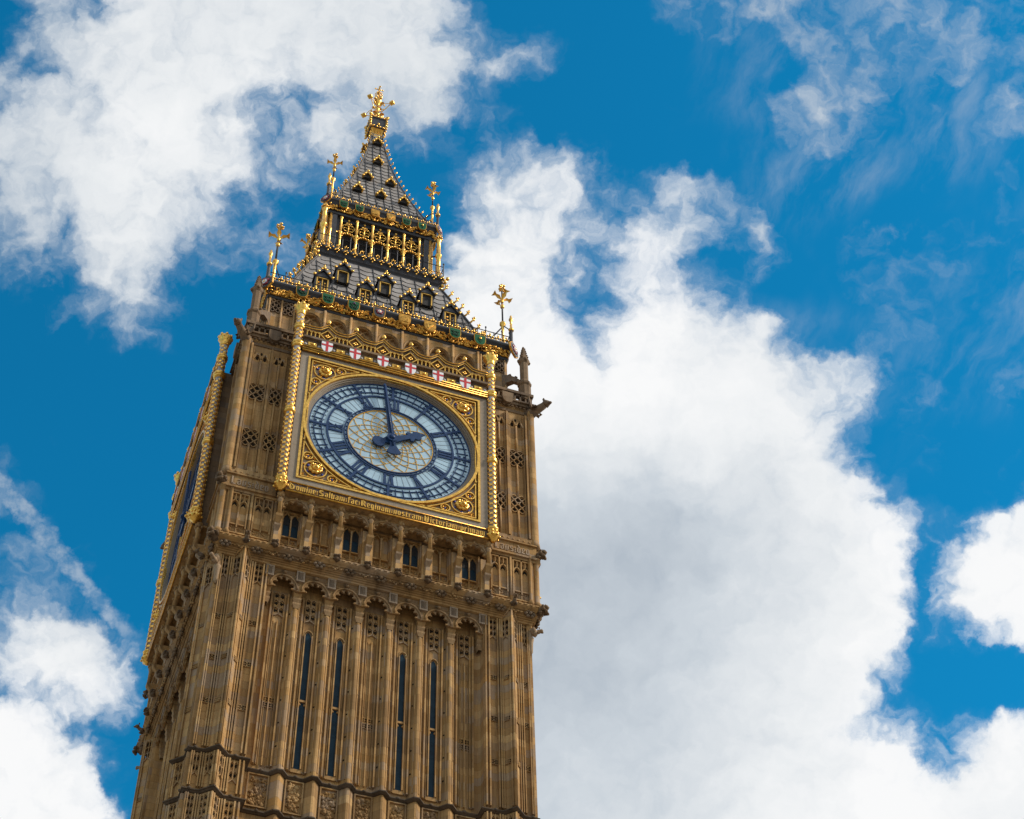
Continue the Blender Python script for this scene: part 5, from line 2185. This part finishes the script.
LOW = [(5.32, 10.7), (4.98, 12.0), (4.33, 14.3), (3.74, 16.3), (3.24, 17.9)]
m = MB().use('slate')
m.sq(LOW)
lr = m.obj('lower_roof', None, TOWER)


def plates(prof, z0, z1, rows, pitch, face_parent, name='roof_plates'):
    """scalloped iron plates between upright parallel ribs on the front slope"""
    m = MB().use('slate')
    hmax = roof_h(z0, prof)
    nc = int(hmax / pitch + 0.5) + 1
    edges = [(c - 0.5) * pitch for c in range(-nc, nc + 2)]
    lines = []
    for r_ in range(rows):
        za = z0 + (z1 - z0) * r_ / rows
        zb = z0 + (z1 - z0) * (r_ + 1) / rows
        dz = zb - za
        hb = roof_h(zb, prof)
        for xa, xb in zip(edges[:-1], edges[1:]):
            bot, topp = [], []
            for k in range(7):
                x = xa + (xb - xa) * k / 6
                zz = za + dz * 0.40 - dz * 0.36 * math.sin(math.pi * k / 6)
                hz = roof_h(zz, prof)
                if abs(x) > hz or abs(x) > hb + 0.02:
                    continue
                bot.append((x, -hz - 0.03, zz))
                topp.append((x, -hb - 0.006, zb))
            if len(bot) > 1:
                m.strip(bot, topp)
                m.strip(bot, [(x, y + 0.03, z) for x, y, z in bot])
                lines.append(bot)
    m.use('lead')
    for bot in lines:
        m.tube([(x, y - 0.002, z - 0.008) for x, y, z in bot], 0.008, 4)
    for x in edges:
        line = []
        for k in range(rows * 2 + 1):
            z = z0 + (z1 - z0) * k / rows / 2
            h = roof_h(z, prof)
            if abs(x) < h - 0.05:
                line.append((x, -h - 0.03, z))
        if len(line) > 1:
            m.tube(line, 0.032, 5)
    o = m.obj(name, None, face_parent, (0, 0, 0), 0)
    for f in (1, 2, 3):
        dup(o, f)
    return o


plates(LOW, 10.9, 17.8, 11, 0.76, TOWER)


def crockets(name, prof, z0, z1, n, s):
    m = MB().use('gold')
    rn = random.Random(4)
    for i in range(n):
        z = z0 + (z1 - z0) * (i + 0.5) / n
        h = roof_h(z, prof) + 0.03
        m.tube([(h, -h, z - s * 0.2), (h + s * 0.5, -h - s * 0.5, z + s * 0.15), (h + s * 0.95, -h - s * 0.95, z + s * 0.8)], s * 0.30, 5, False, s * 0.16)
        m.blob(h + s * 0.98, -h - s * 0.98, z + s * 0.95, s * 0.30, s * 0.30, s * 0.42, 0.4)
        m.blob(h + s * 0.55, -h - s * 1.05, z + s * 0.62, s * 0.26, s * 0.20, s * 0.24, 0.45)
        m.blob(h + s * 1.05, -h - s * 0.55, z + s * 0.62, s * 0.20, s * 0.26, s * 0.24, 0.45)
    m.use('lead')
    m.tube([(roof_h(z0 + (z1 - z0) * k / 12, prof) + 0.03, -roof_h(z0 + (z1 - z0) * k / 12, prof) - 0.03, z0 + (z1 - z0) * k / 12) for k in range(13)], s * 0.28, 5)
    o = m.obj(name, None, TOWER, (0, 0, 0), 0)
    for f in (1, 2, 3):
        dup(o, f)


crockets('hip_crockets', LOW, 11.2, 17.9, 9, 0.22)


# ---- dormers: little gabled lucarnes
def make_dormer(k, dark):
    """origin on the roof surface at the sill centre; looks to -y"""
    w, h, dp = 0.26 * k, 0.86 * k, 0.55
    m = MB().use('lead')
    m.box(-w - 0.10 * k, -w + 0.0, -0.16, dp, -0.05, h)
    m.box(w, w + 0.10 * k, -0.16, dp, -0.05, h)
    m.box(-w, w, -0.14, dp, h - 0.04 * k, h + 0.04)
    m.use('lead')
    # gable roof
    a = (w + 0.18 * k)
    g = 0.52 * k
    for s in (-1, 1):
        m.add([(0, -0.26, h + g), (s * a, -0.26, h - 0.06), (s * a, dp + 0.5, h - 0.06), (0, dp + 0.5, h + g)], [(0, 1, 2, 3)])
        m.bar((0, h + g), (s * a, h - 0.06), 0.07 * k, -0.29, -0.18)
    m.pxz([(-a + 0.1, h), (0, h + g - 0.12), (a - 0.1, h)], -0.2, -0.14)
    o = m.obj('dormer', None, TOWER)
    q = MB().use('black')
    q.box(-w, w, -0.10, dp, -0.03, h - 0.04 * k)
    q.obj('opening', None, o, sub=True)
    q = MB().use('gold')
    t = 0.045 * k
    for s in (-1, 1):
        q.box(s * w - t * 0.7, s * w + t * 0.7, -0.17, -0.03, -0.04, h - 0.05)
    q.box(-w + t, w - t, -0.19, -0.05, h - 0.10, h - 0.05)
    if dark:     # traceried front
        q.box(-0.025, 0.025, -0.15, -0.05, 0, h - 0.1)
        for s in (-1, 1):
            for zz in (0.28, 0.52):
                q.blob(s * 0.13 * k, -0.1, zz * k, 0.06 * k, 0.04, 0.09 * k)
    q.blob(0, -0.28, h + g + 0.12 * k, 0.10 * k, 0.09 * k, 0.12 * k)
    for s in (-1, 1):
        q.blob(s * 0.11 * k, -0.28, h + g + 0.02, 0.07 * k, 0.06, 0.07 * k)
        q.blob(s * a * 0.55, -0.30, h + g * 0.52, 0.08 * k, 0.07, 0.09 * k, 0.2)
        q.blob(s * a * 0.98, -0.30, h + 0.0, 0.085 * k, 0.07, 0.09 * k, 0.2)
    q.blob(0, -0.28, h + g + 0.28 * k, 0.06 * k, 0.06, 0.08 * k)
    q.obj('gilded_trim', None, o, sub=True)
    return o


d1, d2 = make_dormer(1.05, True), make_dormer(1.0, False)
done = {}
for f in (0, 1, 3):
    for src, xs_, z in ((d1, (-3.3, -1.1, 1.1, 3.3), 12.45), (d2, (-2.2, 0.0, 2.2), 14.25)):
        for x in xs_:
            l = (x, -roof_h(z, LOW) - 0.12, z)
            if src.name not in done:
                put(src, l, f); done[src.name] = 1
            else:
                dup(src, f, l)

# ================================================================== LANTERN
m = MB().use('lead')
m.sq([(3.0, 17.7), (3.18, 17.85), (3.22, 18.05), (3.30, 18.15), (3.34, 18.4), (3.46, 18.5), (3.46, 18.68), (3.36, 18.72)])
m.obj('balcony', None, TOWER)
m = MB().use('gold')
rn = random.Random(8)
for i in range(15):
    x = -3.36 + 0.48 * i
    m.blob(x, -3.50, 18.50, 0.075, 0.06, 0.085, 0.25)
    m.blob(x + 0.09, -3.50, 18.38, 0.055, 0.05, 0.07, 0.25)
    m.blob(x, -3.47, 18.24, 0.045, 0.04, 0.09, 0.25)
    m.blob(x - 0.09, -3.50, 18.40, 0.05, 0.045, 0.06, 0.25)
    m.blob(x + 0.24, -3.50, 18.58, 0.06, 0.05, 0.055, 0.25)
o = m.obj('gilded_drops', None, TOWER)
for f in (1, 2, 3):
    dup(o, f)
railing('balcony_railing', 3.42, -3.44, 18.7, 19.55, 18.95, 0.42, 0.062, TOWER, (1, 2, 3), 0.22)

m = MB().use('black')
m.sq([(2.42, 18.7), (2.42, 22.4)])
m.obj('lantern_core', None, TOWER)
LY = -2.80


def lantern_side():
    m = MB().use('lead')
    # narrow solid panels at the ends, beam above
    for s in (-1, 1):
        a, b_ = sorted((s * 2.24, s * 2.95))
        m.box(a, b_, LY - 0.02, LY + 0.35, 18.7, 22.45)
    m.box(-2.24, 2.24, LY, LY + 0.4, 22.15, 22.5)
    # jambs set back between the openings
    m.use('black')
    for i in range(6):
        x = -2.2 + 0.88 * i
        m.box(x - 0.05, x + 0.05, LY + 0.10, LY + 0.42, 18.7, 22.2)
    o = m.obj('lantern_arcade', None, TOWER)
    for i in range(6):
        g = MB().use('gold')
        x = -2.2 + 0.88 * i
        g.lathe([(0.11, 18.7), (0.11, 18.85), (0.07, 18.95), (0.07, 20.85), (0.11, 20.9), (0.11, 21.0), (0.07, 21.08), (0.07, 22.2), (0.11, 22.3), (0.05, 22.55), (0.07, 22.62), (0.02, 22.75)], x, LY - 0.07, 8)
        g.obj('gilded_column', None, o, sub=True)
    for s in (-1, 1):
        g = MB().use('gold')
        x = s * 2.78
        g.lathe([(0.10, 18.7), (0.08, 18.9), (0.08, 20.85), (0.12, 20.95), (0.08, 21.05), (0.08, 22.6)], x, LY - 0.10, 8)
        g.obj('gilded_column', None, o, sub=True)
        g = MB().use('gold')
        g.lathe([(0.07, 18.7), (0.05, 18.9), (0.05, 22.4)], s * 2.95, LY - 0.02, 6)
        g.obj('gilded_colonnette', None, o, sub=True)
    for i in range(5):
        t = MB().use('gold')
        xc = -1.76 + 0.88 * i
        pts = [(0.345 * math.cos(a), 20.62 + 0.40 * math.sin(a)) for a in [math.pi * (1 - k / 14) for k in range(15)]]
        arch_plate(t, 0.36, 21.08, 20.6, pts, LY - 0.03, LY + 0.08, xc)
        # pierced gilded leafwork above the arch
        t.ring(0.315, 0.345, LY - 0.04, LY + 0.04, 20, xc, 21.62)
        t.tube([(xc, LY, 21.1), (xc, LY, 22.3)], 0.035, 5)
        for z, r in ((21.35, 0.20), (21.62, 0.24), (21.88, 0.17), (22.08, 0.12)):
            for s in (-1, 1):
                t.tube([(xc, LY, z - 0.08), (xc + s * r * 0.6, LY - 0.02, z + 0.02), (xc + s * r, LY, z - 0.02)], 0.030, 4)
                t.blob(xc + s * r, LY - 0.02, z - 0.04, 0.045, 0.04, 0.05)
        t.blob(xc, LY - 0.03, 22.30, 0.08, 0.06, 0.11)
        for k in range(8):
            a = math.pi * (k + 0.5) / 8
            t.blob(xc + 0.37 * math.cos(a), LY - 0.05, 20.64 + 0.44 * math.sin(a), 0.06, 0.05, 0.06, 0.3)
        t.obj('gilded_arch', None, o, sub=True)
    for s in (-1, 1):
        t = MB().use('gold')
        for k in range(6):
            t.blob(s * 2.50, LY - 0.05, 21.2 + 0.19 * k, 0.09, 0.05, 0.055)
            t.box(s * 2.50 - 0.02, s * 2.50 + 0.02, LY - 0.06, LY, 21.05, 22.3)
        t.blob(s * 2.50, LY - 0.06, 20.95, 0.20, 0.06, 0.12, 0.2)
        t.lathe([(0.05, 18.9), (0.07, 19.3), (0.02, 19.9)], s * 2.50, LY - 0.08, 6)
        t.obj('panel_ornament', None, o, sub=True)
    for f in (1, 2, 3):
        dup(o, f)


lantern_side()
# free-standing corner columns
g = MB().use('gold')
g.lathe([(0.17, 18.7), (0.17, 18.95), (0.115, 19.05), (0.115, 20.65), (0.18, 20.72), (0.19, 20.85), (0.12, 20.95), (0.115, 22.1), (0.17, 22.2), (0.12, 22.35), (0.16, 22.5), (0.10, 22.7), (0.04, 22.95)], 0, 0, 9)
for k in range(8):
    a = k * math.pi / 4
    g.blob(0.17 * math.cos(a), 0.17 * math.sin(a), 22.42, 0.06, 0.06, 0.08, 0.3)
lc = g.obj('lantern_column', None, TOWER)
b_ = MB().use('lead')
b_.tube([(0, 0, 20.8), (0.28, 0.28, 21.0), (0.45, 0.45, 21.1)], 0.045, 5)
b_.tube([(0, 0, 22.3), (0.25, 0.25, 22.4), (0.45, 0.45, 22.5)], 0.05, 5)
b_.obj('strut', None, lc, sub=True)
for i, (sx, sy) in enumerate(((-1, -1), (1, -1), (1, 1), (-1, 1))):
    q = lc if i == 0 else lc.copy()
    if i:
        COL.objects.link(q)
        for ch in list(lc.children):
            c = ch.copy(); COL.objects.link(c); c.parent = q
    q.location = (sx * 3.20, sy * 3.20, ZG)
    q.rotation_euler = (0, 0, i * math.pi / 2)

# cornice of the lantern
m = MB().use('lead')
m.sq([(2.4, 22.40), (2.98, 22.44), (3.02, 22.54), (2.95, 22.62), (2.97, 22.75), (3.06, 23.1), (3.14, 23.3), (3.22, 23.4), (3.24, 23.52), (3.2, 23.62), (3.1, 23.7), (2.9, 23.85), (2.6, 23.95)])
m.obj('lantern_cornice', None, TOWER)
rnd = random.Random(31)
m = MB()
for i in range(260):
    x = rnd.uniform(-3.0, 3.0)
    z = rnd.uniform(22.70, 23.12)
    y = -3.02 - (z - 22.7) * 0.2
    m.use('gold' if rnd.random() < 0.45 else 'gold_dull')
    m.blob(x, y, z, 0.085, 0.05, 0.07, 0.4)
o = m.obj('gilded_foliage', None, TOWER)
dup(o, 1); dup(o, 3)
ROW2 = ['shamrock', 'thistle', 'portcullis', 'harp', 'shamrock', 'leek']
for f in (0, 1, 3):
    for i, kd in enumerate(ROW2):
        enamel_shield(kd, 0.25, 0.34, (-2.225 + 0.89 * i, -3.22, 23.12), f)
for sx, sy in ((-1, -1), (1, -1), (-1, 1)):
    boss(sx, sy, 3.22, 23.25, 0.78)
railing('upper_railing', 3.14, -3.14, 23.6, 24.0, 23.72, 0.35, 0.075, TOWER, (1, 2, 3))
# iron scrolls under the balcony corners
for sx in (-1, 1):
    for sy in (-1, 1):
        m = MB().use('lead')
        m.tube([(sx * (3.2 + 0.32 * math.cos(t)), sy * (3.2 + 0.32 * math.cos(t)), 17.9 + 0.36 * math.sin(t)) for t in [k * 0.5 for k in range(9)]], 0.035, 4)
        m.use('gold')
        for k in range(4):
            m.blob(sx * (3.30 + 0.1 * k), sy * (3.30 + 0.1 * k), 17.7 + 0.22 * k, 0.11, 0.11, 0.12, 0.3)
        m.obj('corner_scroll', None, TOWER)

four(cross_standard(23.9, 25.85, 27.45, 28.5, 0.82), 2.88)
four(corner_post(23.75, 24.75, 25.95), 3.13)
for sx in (-1, 1):
    for sy in (-1, 1):
        m = MB().use('lead')
        m.tube([(sx * 2.88, sy * 2.88, 25.3), (sx * 2.5, sy * 2.5, 24.9), (sx * 2.3, sy * 2.3, 25.0)], 0.03, 4)
        m.tube([(sx * 2.88, sy * 2.88, 25.3), (sx * 3.13, sy * 3.13, 25.0)], 0.025, 4)
        m.obj('stay_rod', None, TOWER)

# ================================================================== SPIRE
UPR = [(2.86, 23.85), (2.52, 25.0), (2.22, 26.0), (1.95, 27.0), (1.68, 28.0), (1.44, 29.0), (1.22, 30.0), (1.02, 31.0), (0.84, 32.0), (0.67, 33.0), (0.53, 34.0), (0.40, 35.0), (0.30, 36.1)]
m = MB().use('slate')
m.sq(UPR)
m.obj('spire', None, TOWER)
plates(UPR, 24.0, 36.0, 24, 0.48, TOWER, 'spire_plates')
crockets('spire_crockets', UPR, 24.2, 36.1, 20, 0.125)


def spire_dormer(k):
    m = MB().use('gold')
    a, g = 0.28 * k, 0.50 * k
    for s in (-1, 1):
        m.bar((0, g), (s * a, 0), 0.10 * k, -0.20, 0.0)
        m.add([(0, -0.14, g), (s * a, -0.14, 0), (s * a, 0.5, 0), (0, 0.5, g)], [(0, 1, 2, 3)])
        m.blob(s * a, -0.2, 0.0, 0.08 * k, 0.07, 0.08 * k)
        m.blob(s * a * 0.6, -0.2, g * 0.45, 0.07 * k, 0.06, 0.08 * k, 0.2)
    m.blob(0, -0.2, g + 0.06, 0.075 * k, 0.07, 0.11 * k)
    o = m.obj('spire_dormer', None, TOWER)
    q = MB().use('black')
    q.pxz([(-a * 0.8, -0.02), (0, g - 0.06), (a * 0.8, -0.02)], -0.10, 0.3)
    q.obj('opening', None, o, sub=True)
    return o


sd = spire_dormer(1.0)
first = True
for f in (0, 1, 3):
    for xs_, z in (((-1.32, 0.02, 1.36), 26.40), ((-0.68, 0.70), 28.95), ((0.0,), 31.75), ((0.0,), 34.55)):
        for x in xs_:
            l = (x, -roof_h(z, UPR) - 0.10, z)
            if first:
                put(sd, l, f); first = False
            else:
                dup(sd, f, l)

# crown box and the great finial
m = MB().use('gold')
m.sq([(0.34, 35.75), (0.36, 35.9), (0.28, 36.0), (0.27, 36.5), (0.36, 36.62), (0.42, 36.68)])
nk = m.obj('gilded_neck', None, TOWER)
m = MB().use('lead')
m.sq([(0.40, 36.66), (0.46, 36.72), (0.47, 37.62), (0.53, 37.72), (0.50, 37.8), (0.2, 37.85)])
bx_ = m.obj('crown_box', None, TOWER)
m = MB().use('gold')
for sx in (-1, 1):
    for sy in (-1, 1):
        m.tube([(sx * 0.47, sy * 0.47, 36.62), (sx * 0.49, sy * 0.49, 37.8)], 0.05, 5)
        for z in (36.65, 36.95, 37.25, 37.55, 37.82):
            m.blob(sx * 0.52, sy * 0.52, z, 0.085, 0.085, 0.08, 0.3)
        m.blob(sx * 0.54, sy * 0.54, 37.92, 0.12, 0.12, 0.13, 0.2)
for f in range(4):
    c, s = math.cos(f * math.pi / 2), math.sin(f * math.pi / 2)
    for x in (-0.32, -0.1, 0.1, 0.32):
        for z in (36.68, 37.76):
            px, py = x, -0.52
            m.blob(px * c - py * s, px * s + py * c, z, 0.075, 0.075, 0.075, 0.3)
    m.blob(-(-0.50) * s, -0.50 * c, 37.0, 0.09, 0.09, 0.16, 0.2)
    for k in range(5):
        x = -0.4 + 0.2 * k
        m.lathe([(0.03, 37.8), (0.05, 37.95), (0.015, 38.08)], x * c + 0.5 * s, x * s - 0.5 * c, 5)
m.obj('gilded_trim', None, bx_, sub=True)
m = MB().use('gold')
m.lathe([(0.22, 37.85), (0.26, 37.95), (0.15, 38.1), (0.18, 38.3), (0.20, 38.45), (0.11, 38.6), (0.13, 38.9), (0.16, 39.0), (0.10, 39.1), (0.10, 39.5), (0.14, 39.6), (0.09, 39.7), (0.08, 40.2), (0.15, 40.3), (0.22, 40.5), (0.20, 40.68), (0.10, 40.8), (0.06, 40.9), (0.05, 42.2), (0.02, 42.45)], 0, 0, 9)
ff = m.obj('great_finial', None, TOWER)
for k in range(4):
    a = math.pi / 4 + k * math.pi / 2
    c, s = math.cos(a), math.sin(a)
    m = MB().use('gold')
    RB = 1.0
    m.tube([(0.08 * c, 0.08 * s, 39.2), (0.3 * c, 0.3 * s, 39.05), (0.6 * c, 0.6 * s, 39.25), (0.85 * c, 0.85 * s, 39.5)], 0.028, 5)
    m.tube([(0.08 * c, 0.08 * s, 39.7), (0.35 * c, 0.35 * s, 39.95), (0.65 * c, 0.65 * s, 39.8), (0.85 * c, 0.85 * s, 39.6)], 0.022, 5)
    m.blob(RB * c, RB * s, 39.6, 0.17)
    for q in range(4):
        m.blob(RB * c + 0.1 * math.cos(q * 1.57), RB * s + 0.1 * math.sin(q * 1.57), 39.6, 0.10, 0.10, 0.12, 0.2)
    m.blob(0.45 * c, 0.45 * s, 39.72, 0.07, 0.07, 0.05)
    m.blob(0.4 * c, 0.4 * s, 39.25, 0.06)
    # light curled leaves
    for w in (-1, 1):
        A = [(0.1 * c, 0.1 * s, 38.75), (0.28 * c, 0.28 * s, 38.82), (0.46 * c, 0.46 * s, 38.72)]
        B = [(p[0] - w * 0.10 * s, p[1] + w * 0.10 * c, p[2] - 0.06) for p in A]
        m.strip(A, B)
        A = [(0.1 * c, 0.1 * s, 39.95), (0.26 * c, 0.26 * s, 40.12), (0.42 * c, 0.42 * s, 40.1)]
        B = [(p[0] - w * 0.09 * s, p[1] + w * 0.09 * c, p[2] - 0.05) for p in A]
        m.strip(A, B)
    m.obj('scroll_arm', None, ff, sub=True)
m = MB().use('gold')
for k in range(4):
    a = k * math.pi / 4
    m.tube([(0.24 * math.cos(t) * math.cos(a), 0.24 * math.cos(t) * math.sin(a), 41.3 + 0.28 * math.sin(t)) for t in [2 * math.pi * j / 16 for j in range(16)]], 0.028, 5, True)
for k in range(4):
    a = k * math.pi / 2 + 0.4
    m.blob(0.27 * math.cos(a), 0.27 * math.sin(a), 40.62, 0.10, 0.10, 0.11, 0.2)
m.tube([(-0.24, 0, 42.0), (0.24, 0, 42.0)], 0.035, 5)
m.tube([(0, -0.24, 42.0), (0, 0.24, 42.0)], 0.035, 5)
for k in range(4):
    a = k * math.pi / 2
    m.blob(0.24 * math.cos(a), 0.24 * math.sin(a), 42.0, 0.06)
m.obj('orb_and_cross', None, ff, sub=True)

# ================================================================== the same dressing on the right-hand face
SIDE = {'clock_face', 'clock_frame', 'inscription_band', 'pier_tracery', 'clock_column', 'shield_cornice', 'red_cross_shield', 'wavy_parapet',
        'bracket', 'window_niche', 'blind_niche', 'pier_panels', 'cornice_carving', 'pier_front', 'pilaster', 'wall_corbel', 'blind_bay',
        'window_bay', 'stone_shield', 'grotesque', 'carved_panel'}
for o_ in list(TOWER.children):
    if o_.name.split('.')[0] in SIDE and o_.get('_f') == 0:
        dup(o_, 3)
for o_ in list(bpy.data.objects):
    for k_ in ('_f', '_l'):
        if k_ in o_:
            del o_[k_]
